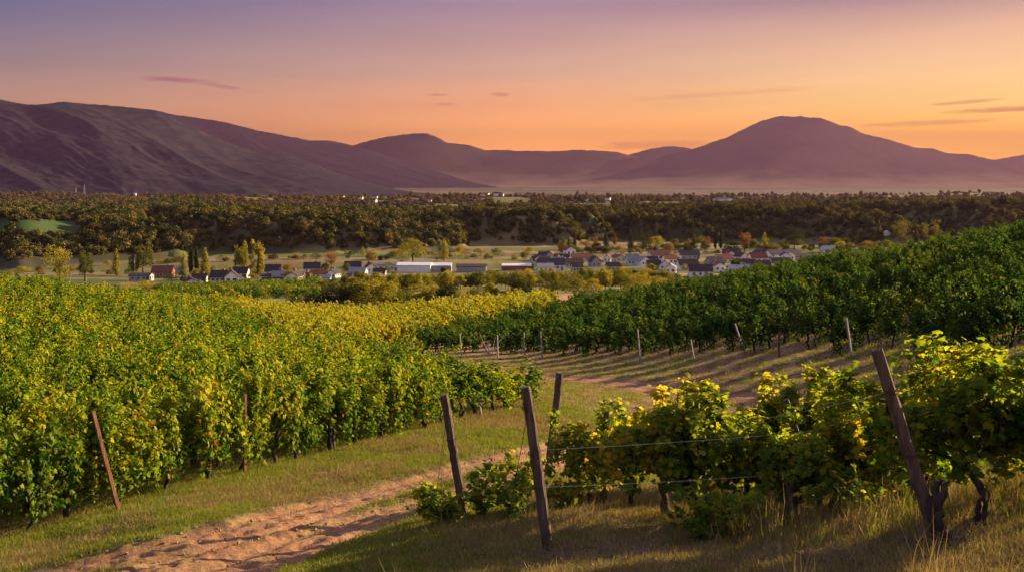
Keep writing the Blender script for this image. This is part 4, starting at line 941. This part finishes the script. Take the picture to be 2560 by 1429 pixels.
for px, tp, lab in [(190, 468, 'shorter lattice mast rising over the plateau edge at the left'), (211, 462, 'taller lattice mast rising over the plateau edge at the left')]:
    Yd = 2200; X = (px - CX) / F * Yd; z0 = hz(X, Yd); zt = (HY - tp) / F * Yd; b = MB()
    for sx in (-1, 1):
        for sy in (-1, 1): b.tube([(sx * 1.6, sy * 1.6, -1), (sx * 0.3, sy * 0.3, zt - z0)], [0.35, 0.25], 4)
    for i in range(9):
        h_ = (zt - z0) * (i + 0.5) / 9.5; q = 1.6 - 1.3 * h_ / (zt - z0); b.box((0, 0, h_), (q * 2.2, q * 2.2, 0.25))
    tag(b.build('mast', M['concrete'], loc=(X, Yd, z0)), lab, 'mast')
for px, tp, bs, lab in [(215, 692, 727, 'slim grey utility pole behind the crest of the left slope'), (170, 680, 716, 'leaning grey utility pole left of the upright one')]:
    g = G(px, bs, y0=300); b = MB(); h_ = (bs - tp) / F * g.y; ln = 1.2 if 'leaning' in lab else 0
    b.tube([(0, 0, -0.5), (ln, 0, h_)], [0.16, 0.11], 7); b.box((ln, 0, h_ - 0.4), (1.6, 0.12, 0.12)); tag(b.build('utility_pole', M['concrete'], loc=g), lab, 'pole')

# ------------------------------------------------------------------ posts, stakes, wires
def post(base, top, Y, rad, m_, label, group=None, seed=0, bands=(), square=False, name='wooden_post', nseg=10, cat='post'):
    g = G(base[0], base[1]) if Y is None else None
    if g is None:
        X = (base[0] - CX) / F * Y; g = Vector((X, Y, hz(X, Y)))
    tx = (top[0] - base[0]) / F * g.y; tz = (HY - top[1]) / F * g.y - g.z
    R = np.random.default_rng(seed); k = 22; u = np.linspace(0, 1, k); P = np.c_[tx * u, 0 * u, tz * u]; P[0] -= np.array([tx, 0, tz]) * 0.12
    P[:, :2] += np.cumsum(R.normal(0, rad * 0.035, (k, 2)), 0)
    rr = rad * np.linspace(1.08, 0.92, k) * (1 + R.normal(0, 0.02, k)); b = MB(); b.tube(P, rr, 4 if square else nseg)
    # long shallow cracks: push alternate ring points in a little
    o = link(name, None, loc=g); tag(o, label, cat, group)
    me = b.mesh('shaft', [m_], smooth=False); v = np.empty(len(me.vertices) * 3, np.float32); me.vertices.foreach_get('co', v); v = v.reshape(-1, 3)
    v[:, :2] += R.normal(0, rad * 0.04, (len(v), 2)); me.vertices.foreach_set('co', v.ravel()); me.update()
    link('shaft', me, o)
    for z_ in bands:
        wb = MB(); c0 = np.array([tx * z_, 0, tz * z_]); 
        for q in range(2):
            an = np.linspace(0, 2 * math.pi, 17); wb.tube(np.c_[c0[0] + np.cos(an) * rad * 1.1, np.sin(an) * rad * 1.1, c0[2] + q * 0.02 + 0.012 * np.sin(an + q)], 0.005, 5, cap=False)
        wb.build('wire_loop', M['rust_wire'], o)
    return o, g, np.array([tx, 0, tz])
P1 = post((1160,1285), (1110,985), None, 0.064, M['post'], 'dark round post leaning left, nearest the dirt track', seed=1, bands=(0.62,))
P2 = post((1372,1385), (1312,965), None, 0.06, M['post'], 'tall dark round post leaning left, centre foreground, wire band near its top', seed=2, bands=(0.87, 0.6, 0.4))
P3 = post((1370,1192), (1400,930), None, 0.066, M['post'], 'dark post leaning right behind the tall centre post', seed=3, bands=(0.55,))
P4 = post((2345,1352), (2195,872), None, 0.056, M['post'], 'tallest dark post leaning left against the big vines at the right', seed=4, bands=(0.78, 0.45))
post((1508,1258), (1519,1027), None, 0.045, M['post'], 'short grey stake standing upright in the first foreground vines', seed=5, name='wooden_stake', cat='stake')
post((2052,1230), (1965,998), 13.0, 0.042, M['post'], 'thin dark stake leaning left out of the middle foreground vines', seed=6, name='wooden_stake', cat='stake')
STK = [((297,1277),(234,1026),0.042,'stake_red','reddish stake leaning left in front of the first vine row'),
 ((612,1208),(613,985),0.035,'stake_red','reddish stake in the front row, left of the round loop of vine'),
 ((836,1148),(830,976),0.036,'post','dark brown stake rising out of the front row past its middle'),
 ((1203,1064),(1196,985),0.03,'concrete','thin pale stake near the far end of the front row'),
 ((1262,1020),(1255,934),0.04,'post','dark stub of a stake at the far end of the front row'),
 ((140,1130),(141,1000),0.035,'stake_red','short brown stake among the leaves at the far left'),
 ((292,1080),(292,993),0.035,'stake_red','brown stake tip above the second row, over the leaning red one'),
 ((808,960),(812,880),0.04,'post','dark stake tip in the left rows, first below the bend'),
 ((917,960),(917,893),0.05,'post','dark stake tip in the left rows near the bend of the track'),
 ((1075,955),(1075,905),0.05,'post','dark stake between the left rows and the bend of the track'),
 ((858,905),(860,845),0.05,'concrete','pale stake at the corner of the golden vineyard'),
 ((1155,884),(1149,832),0.055,'concrete','grey stake at the hillside vineyard edge, farthest down the row ends'),
 ((1245,888),(1243,836),0.055,'concrete','grey stake beside bare curving canes at the hillside edge'),
 ((1312,886),(1310,832),0.055,'concrete','grey stake right of the bare curving canes'),
 ((1356,890),(1351,830),0.055,'concrete','grey stake closest on the right of another, before the hillside vines'),
 ((1600,892),(1594,822),0.05,'concrete','weathered stake alone before the middle hillside vines'),
 ((1735,890),(1727,848),0.045,'concrete','short stake half covered by hillside vines'),
 ((1862,882),(1838,808),0.05,'concrete','grey stake leaning left before the hillside vines'),
 ((1948,892),(1947,828),0.045,'post','dark stake at the bushiest hillside vine'),
 ((2080,842),(2078,768),0.04,'concrete','thin stake behind the bright pale one'),
 ((2130,886),(2116,794),0.055,'concrete','tallest pale stake on the open slope, leaning left'),
 ((2285,880),(2283,800),0.04,'concrete','thin stake upslope of the big foreground vines')]
for i, (b_, t_, r_, m_, lab) in enumerate(STK):
    if 10 < i < 17 or i == 20: b_ = (b_[0], b_[1] + 7)
    if 0 < i < 4: b_ = (b_[0], b_[1] - 26)
    post(b_, t_, None, r_, M[m_], lab, seed=20 + i, name='vineyard_stake', square=True, cat='stake')
def wire(name, pts, rad, m_, label, sag=0.02, cat='wire'):
    P = []
    for a, b in zip(pts[:-1], pts[1:]):
        u = np.linspace(0, 1, 16)[:, None]; q = np.array(a) * (1 - u) + np.array(b) * u; q[:, 2] -= sag * 4 * (u * (1 - u))[:, 0] * np.linalg.norm(np.array(b) - np.array(a)) * 0.25; P.append(q if not P else q[1:])
    b = MB(); b.tube(np.concatenate(P), rad, 5); tag(b.build(name, m_), label, cat)
g2 = np.array(P2[1]); d2 = P2[2]; g1 = np.array(P1[1]); d1 = P1[2]; g4 = np.array(P4[1]); d4 = P4[2]; g3 = np.array(P3[1]); d3 = P3[2]
gv = np.array(G(2010, 1300))
wire('trellis_wire', [g2 + d2 * 0.62, gv + [0, 0, 1.02], gv + np.array([3.2, 1.2, 1.5])], 0.0024, M['wire'], 'upper bright trellis wire running right from the tall centre post')
wire('trellis_wire', [g2 + d2 * 0.40, gv + [0, 0, 0.55], gv + np.array([3.2, 1.2, 1.0])], 0.0022, M['wire'], 'lower bright trellis wire running right from the tall centre post')
wire('guy_wire', [g1 + d1 * 0.85, g1 + np.array([-0.42, -0.45, -0.02])], 0.004, M['rust_wire'], 'dark slack guy wire left of the post nearest the track')
wire('guy_wire', [g2 + d2 * 0.86, np.array(G(1262, 1330)) + [0, 0, -0.03]], 0.004, M['rust_wire'], 'dark guy wire hanging from the tall centre post to the grass')
wire('guy_wire', [g1 + d1 * 0.45, g1 + np.array([-0.45, -0.3, 0.25])], 0.003, M['rust_wire'], 'short loose wire end at mid height of the post nearest the track', sag=0.3)
wire('guy_wire', [g4 + d4 * 0.80, np.array(G(2232, 1340)) + [0, 0, -0.03]], 0.003, M['rust_wire'], 'thin dark wire dropping from the tallest post at the right')
wire('trellis_wire', [g4 + d4 * 0.78, g4 + np.array([-1.0, 2.6, 0.45])], 0.002, M['wire'], 'pale wire leaving the tallest post to the left behind leaves')
wire('guy_wire', [g3 + d3 * 0.75, np.array(G(1290, 1240))], 0.003, M['rust_wire'], 'slanting wire from the post leaning right down to the weeds')

# ------------------------------------------------------------------ foreground vines
FV_L = [
 # px, base, top, variant, width scale, label
 (1470,1250,1012,0,1.0,'vine with a thin crooked trunk and flat leafy top beside the post leaning right'),
 (1575,1268,1000,1,1.0,'leafy vine just right of the short grey stake'),
 (1660,1288,985,2,1.1,'leafy vine behind the bright trellis wires'),
 (1745,1300,980,3,1.1,'vine with dark shaded heart, third right of the short grey stake'),
 (1850,1300,975,4,1.1,'vine topped with bright yellow leaves left of the thick stump'),
 (1965,1310,1040,5,1.15,'vine on a thick dark stump in the middle foreground'),
 (2075,1290,1010,1,1.1,'vine with yellow leaves right of the thick dark stump'),
 (1940,1212,948,2,1.0,'rear vine whose top arches above the leaning thin stake'),
 (2040,1205,940,3,1.0,'rear vine with the highest arching shoots in the middle foreground'),
 (2150,1190,950,4,1.1,'rear vine in the gap left of the tallest post'),
 (2300,1268,868,0,1.15,'big vine directly behind the tallest leaning post'),
 (2445,1275,905,3,1.2,'big dark-hearted vine with a bent trunk, right of the tallest post'),
 (2600,1265,850,5,1.2,'big vine cut off by the right edge of the view'),
 (2195,1255,945,4,1.1,'narrow leafy vine just left of the tallest leaning post'),
 (2260,1170,945,1,1.2,'half-covered vine filling the gap behind the tallest post'),
 (2400,1150,900,2,1.2,'half-covered vine behind the big dark-hearted one'),
 (2540,1130,860,4,1.2,'half-covered vine at the right edge behind the big ones'),
]
for i, (px, bs, tp, v, ws, lab) in enumerate(FV_L):
    g = G(px, bs); s = (bs - tp) / F * g.y / 1.95
    m_ = VM['fore'][v]; o = vine_thing(g, math.radians(-12 if px < 2180 else 10) + 0.25 * math.sin(i * 2.1), m_, lab, None, (s * ws * 1.1, s * ws * 1.2, s))
def leafy_clump(px, bs, w, h, seed, label, name='vine_shoot', n=260, group=None):
    R = np.random.default_rng(seed); g = G(px, bs); sh = MB(); Ps = []
    for i in range(11):
        a = R.uniform(0, 6.28); L_ = 10; u = np.linspace(0, 1, L_); ln = w * R.uniform(0.4, 1.0); hh = h * R.uniform(0.4, 1.1)
        p = np.c_[np.cos(a) * ln * u, np.sin(a) * ln * u, hh * np.sin(u * 2.3) + 0.03]; p += np.cumsum(R.normal(0, 0.012, (L_, 3)), 0); p[:, 2] = np.maximum(p[:, 2], 0.02); Ps.append(p); sh.tube(p, np.linspace(0.006, 0.003, L_), 4, cap=False)
    Q = np.array(Ps); si = R.integers(0, 11, n); ui = R.integers(0, L_, n); P = Q[si, ui] + R.normal(0, 0.05, (n, 3)); P[:, 2] = np.maximum(P[:, 2], 0.03)
    V, Fc, k = leaf_cloud(P, R.normal(0, 0.5, (n, 3)) + [0.2, -0.1, 0.9], R.normal(0, 1, (n, 3)), 0.10 * R.uniform(0.6, 1.2, n), LT_HI)
    o = link(name, None, loc=g); tag(o, label, 'vine', group); link('foliage', new_mesh('foliage', V, Fc, [M['leaf_fore']], {'tint': ('FLOAT', np.repeat(np.clip(0.6 + R.normal(0, .15, n), 0, .95), k))}), o)
    link('stems', sh.mesh('stems', [M['cane']]), o)
for i, (px, bs, w, h, lab) in enumerate([(1120,1305,0.42,0.3,'low spread of vine leaves left of the post nearest the track'), (1205,1290,0.5,0.62,'upright leafy shoot right at the foot of the post nearest the track'), (1290,1290,0.5,0.5,'leafy vine sprawl between the post nearest the track and the centre post'),
    (1425,1265,0.45,0.32,'low vine leaves just right of the tall centre post'), (1310,1215,0.6,0.45,'dark leafy clump behind the centre post'), (1480,1180,0.7,0.35,'low leafy clump behind the crooked thin trunk'), (1080,1270,0.25,0.3,'tiny yellow shoot on the track verge'),
    (1830,1345,0.55,0.45,'low dark leafy sprawl left of the thick stump'), (1750,1350,0.45,0.35,'low leaves in the grass under the wires'), (2120,1300,0.6,0.5,'low bright leaves right of the thick stump'), (2200,1270,0.6,0.45,'low leaves in the dry weeds left of the tallest post')]):
    leafy_clump(px, bs, w, h, 500 + i, lab)
# thick old stumps
def stump(px, bs, h, rad, seed, label, bend=0.3):
    g = G(px, bs); R = np.random.default_rng(seed); b = MB(); k = 14; u = np.linspace(0, 1, k)
    for q in range(2):
        P = np.c_[bend * np.sin(u * 2.6 + 0.1 * q) * 0.5 + R.normal(0, 0.01, k) + 0.02 * q, R.normal(0, 0.015, k) + 0.03 * math.cos(q * 2), u * h - 0.1]; b.tube(P, rad * np.r_[np.linspace(1.3, 0.75, k - 2), 0.55, 0.2] * (1 + R.normal(0, 0.1, k)), 8)
    tag(b.build('vine_stump', M['bark'], loc=g, smooth=True), label, 'stump')
stump(1968, 1318, 0.62, 0.055, 1, 'thick dark upright stump under the middle foreground vine', 0.06)
stump(2385, 1352, 0.62, 0.05, 2, 'twisted grey old vine stump leaning on the foot of the tallest post', -0.35)
stump(2432, 1322, 0.55, 0.026, 3, 'curved dark vine stem bending out right of the twisted stump', 0.16)
def canes(px, bs, label):
    g = G(px, bs); R = np.random.default_rng(8); b = MB()
    for i in range(7):
        a = R.uniform(-1.3, 1.3); u = np.linspace(0, 1, 12); l = R.uniform(0.7, 1.7)
        b.tube(np.c_[np.sin(a) * l * np.sin(u * 1.9), 0.2 * u * R.normal(), l * np.sin(u * (1.4 + 0.9 * abs(a)))], np.linspace(0.03, 0.014, 12), 5)
    tag(b.build('bare_canes', M['concrete'], loc=g), label, 'bare canes')
canes(1225, 890, 'pale bare canes arching between two grey stakes at the hillside edge')

# ------------------------------------------------------------------ grass, weeds, twigs
def tuft(nm, seed, n, h, w, spread, m_, lean=0.5):
    R = np.random.default_rng(seed); v = BLADE[0]; a = R.uniform(0, 6.28, n); d = spread * np.sqrt(R.random(n)); P = np.c_[np.cos(a) * d, np.sin(a) * d, np.full(n, -0.01)]
    up = np.c_[R.normal(0, lean, n), R.normal(0, lean, n), np.ones(n)]; up /= np.linalg.norm(up, axis=1)[:, None]
    rz = R.uniform(0, 6.28, n); sd_ = np.c_[np.cos(rz), np.sin(rz), np.zeros(n)]; nn = np.cross(sd_, up)
    H = (h * R.uniform(0.4, 1.25, n))[:, None, None]; Wd = (w * R.uniform(0.7, 1.3, n))[:, None, None]
    V = P[:, None] + Wd * v[None, :, 0:1] * sd_[:, None] + H * v[None, :, 1:2] * up[:, None] + H * v[None, :, 2:3] * nn[:, None]
    i = (np.arange(n) * 5)[:, None]; f4 = i + np.array([[0, 1, 2, 3]]); f3 = i + np.array([[3, 2, 4]])
    return bpy.data.objects.new(nm, new_mesh(nm, V.reshape(-1, 3), [f3, f4], [m_], {'tint': ('FLOAT', np.repeat(np.clip(R.normal(0.5, 0.18, n), 0, 1), 5))}))
def field(n, r0, r1, seed, pw=1.0):
    R = np.random.default_rng(seed); th = R.uniform(-0.56, 0.80, n); r = (R.uniform(r0 ** pw, r1 ** pw, n)) ** (1 / pw); x = np.sin(th) * r; y = np.cos(th) * r
    m, dep = lane_mask(x, y); z = height(x, y) - dep; return x, y, z, m, r, R
def build_grass():
    gp = [tuft('grass_tuft', 600 + i, 46, 0.062, 0.007, 0.11, M['grass_g'], 0.55) for i in range(3)]
    dp = [tuft('dry_tuft', 610 + i, 40, 0.085, 0.006, 0.13, M['grass_d'], 1.1) for i in range(3)]
    wp = [tuft('tall_tuft', 620 + i, 22, 0.42, 0.006, 0.14, M['grass_d'], 0.28) for i in range(2)] + [tuft('tall_tuft', 630, 26, 0.3, 0.008, 0.14, M['grass_g'], 0.4)]
    X, Y, Z, m, r, R = field(205000, 7.5, 75, 90, 1.0)
    px = px_of(X, Y); py = py_of(Y, Z); nz = fbm(X / 1.6, Y / 1.6, 51, 4); n2 = fbm(X / 6.0, Y / 6.0, 55, 3)
    ok = (m < 0.12 + 0.25 * R.random(len(X)) ** 2) & (py < 1500)
    soil = (r > 30) * sstep(px - 950 - (py - 880) * 3.0, -60, 120); ok &= R.random(len(X)) > soil * 0.85
    dryp = np.clip(sstep(nz + 0.25 * n2, 0.52, 0.78) * 0.8 + 0.55 * sstep(px, 800, 1500) * sstep(py, 1130, 1330) + 0.12, 0, 0.9)
    isd = R.random(len(X)) < dryp
    def mk(k, protos, name, label, smn, smx, cat):
        n = k.sum(); rot = np.zeros((n, 3)); rot[:, 2] = R.uniform(0, 6.28, n); s = R.uniform(smn, smx, n) * (1 + np.clip(r[k] - 14, 0, 30) * 0.03)
        scatter(name, np.c_[X, Y, Z][k], rot, np.c_[s, s, s * R.uniform(0.8, 1.3, n)], protos, label, cat)
    mk(ok & ~isd, gp, 'grass', 'short green grass on the track verges and under the vines', 0.7, 1.25, 'grass')
    mk(ok & isd, dp, 'dry_grass', 'matted straw-coloured dry grass in the foreground and on verges', 0.7, 1.3, 'grass')
    X, Y, Z, m, r, R = field(19000, 7.5, 24, 91, 1.2); px = px_of(X, Y); py = py_of(Y, Z)
    w = sstep(px, 1500, 1900) * sstep(py, 1100, 1190) * (1 - sstep(py, 1330, 1400)) * 0.5 + 0.03 * sstep(px, 700, 1100) * sstep(py, 1150, 1300) + 0.004
    w = w * sstep(fbm(X / 0.9, Y / 0.9, 95, 2), 0.35, 0.6)
    k = (m < 0.2) & (R.random(len(X)) < w)
    mk(k, wp, 'tall_weeds', 'tall dry stalks and weeds around the foreground vines', 0.5, 1.15, 'weeds')
    # dead twigs
    b = MB(); R = np.random.default_rng(17)
    for (cx, cy, sx, sy, n) in [(1400,1392,130,16,170),(1560,1385,90,14,70),(2330,1360,90,14,130),(1680,1330,60,20,60),(2060,1400,120,14,90),(1150,1395,80,16,40)]:
        for i in range(n):
            g = G(R.normal(cx, sx * 0.6), min(1440, R.normal(cy, sy * 0.6)), y1=30); a = R.uniform(0, 6.28); l = R.uniform(0.08, 0.4); u = np.linspace(0, 1, 4)[:, None]
            dv = np.array([math.cos(a) * l, math.sin(a) * l, R.uniform(-0.02, 0.12)]); P = np.array(g) + [0, 0, 0.02] + u * dv + np.r_[np.zeros((1, 3)), R.normal(0, 0.012, (3, 3))]; b.tube(P, np.linspace(0.004, 0.0015, 4), 3, cap=False)
    tag(b.build('dry_twigs', M['twig']), 'pruned dead twigs lying around the feet of the foreground posts', 'twigs', kind='stuff')
def build_pebbles():
    R = np.random.default_rng(55); pr = []
    for s_ in range(4):
        v = np.array([(1,0,0),(-1,0,0),(0,1,0),(0,-1,0),(0,0,1),(0,0,-1),(.6,.6,.5),(-.6,.5,.5),(.5,-.6,.4),(-.6,-.6,.5)], float) * R.uniform(0.7, 1.2, (10, 1)) * [1, 0.8, 0.6]
        import bmesh
        bm = bmesh.new(); vs = [bm.verts.new(q * 0.03) for q in v]; bmesh.ops.convex_hull(bm, input=vs); me = bpy.data.meshes.new('pebble_form'); bm.to_mesh(me); bm.free(); me.materials.append(M['clod']); pr.append(bpy.data.objects.new('pebble_form', me))
    X, Y, Z, m, r, R = field(72000, 9, 34, 92, 1.1)
    k = ((m > 0.05) & (R.random(len(X)) < 0.10)) | ((m > 0.1) & (m < 0.8) & (R.random(len(X)) < 0.5)); n = k.sum(); rot = R.uniform(0, 6.28, (n, 3)); s_ = R.uniform(0.25, 1.3, n) ** 1.6
    scatter('pebbles', np.c_[X, Y, Z][k], rot, np.c_[s_, s_, s_], pr, 'small clods and stones scattered along the dirt track ruts', 'stones')
M['clod'] = rough_mat('dry_clod', [(0.3, (0.10, 0.06, 0.035)), (0.7, (0.26, 0.17, 0.10))], 12, 0.95, 0.4, use_rnd=0.3)
build_pebbles()
M['twig'] = rough_mat('dead_twig', [(0.3, (0.07, 0.05, 0.04)), (0.7, (0.22, 0.17, 0.14))], 12, 0.9, 0.2)
build_grass()
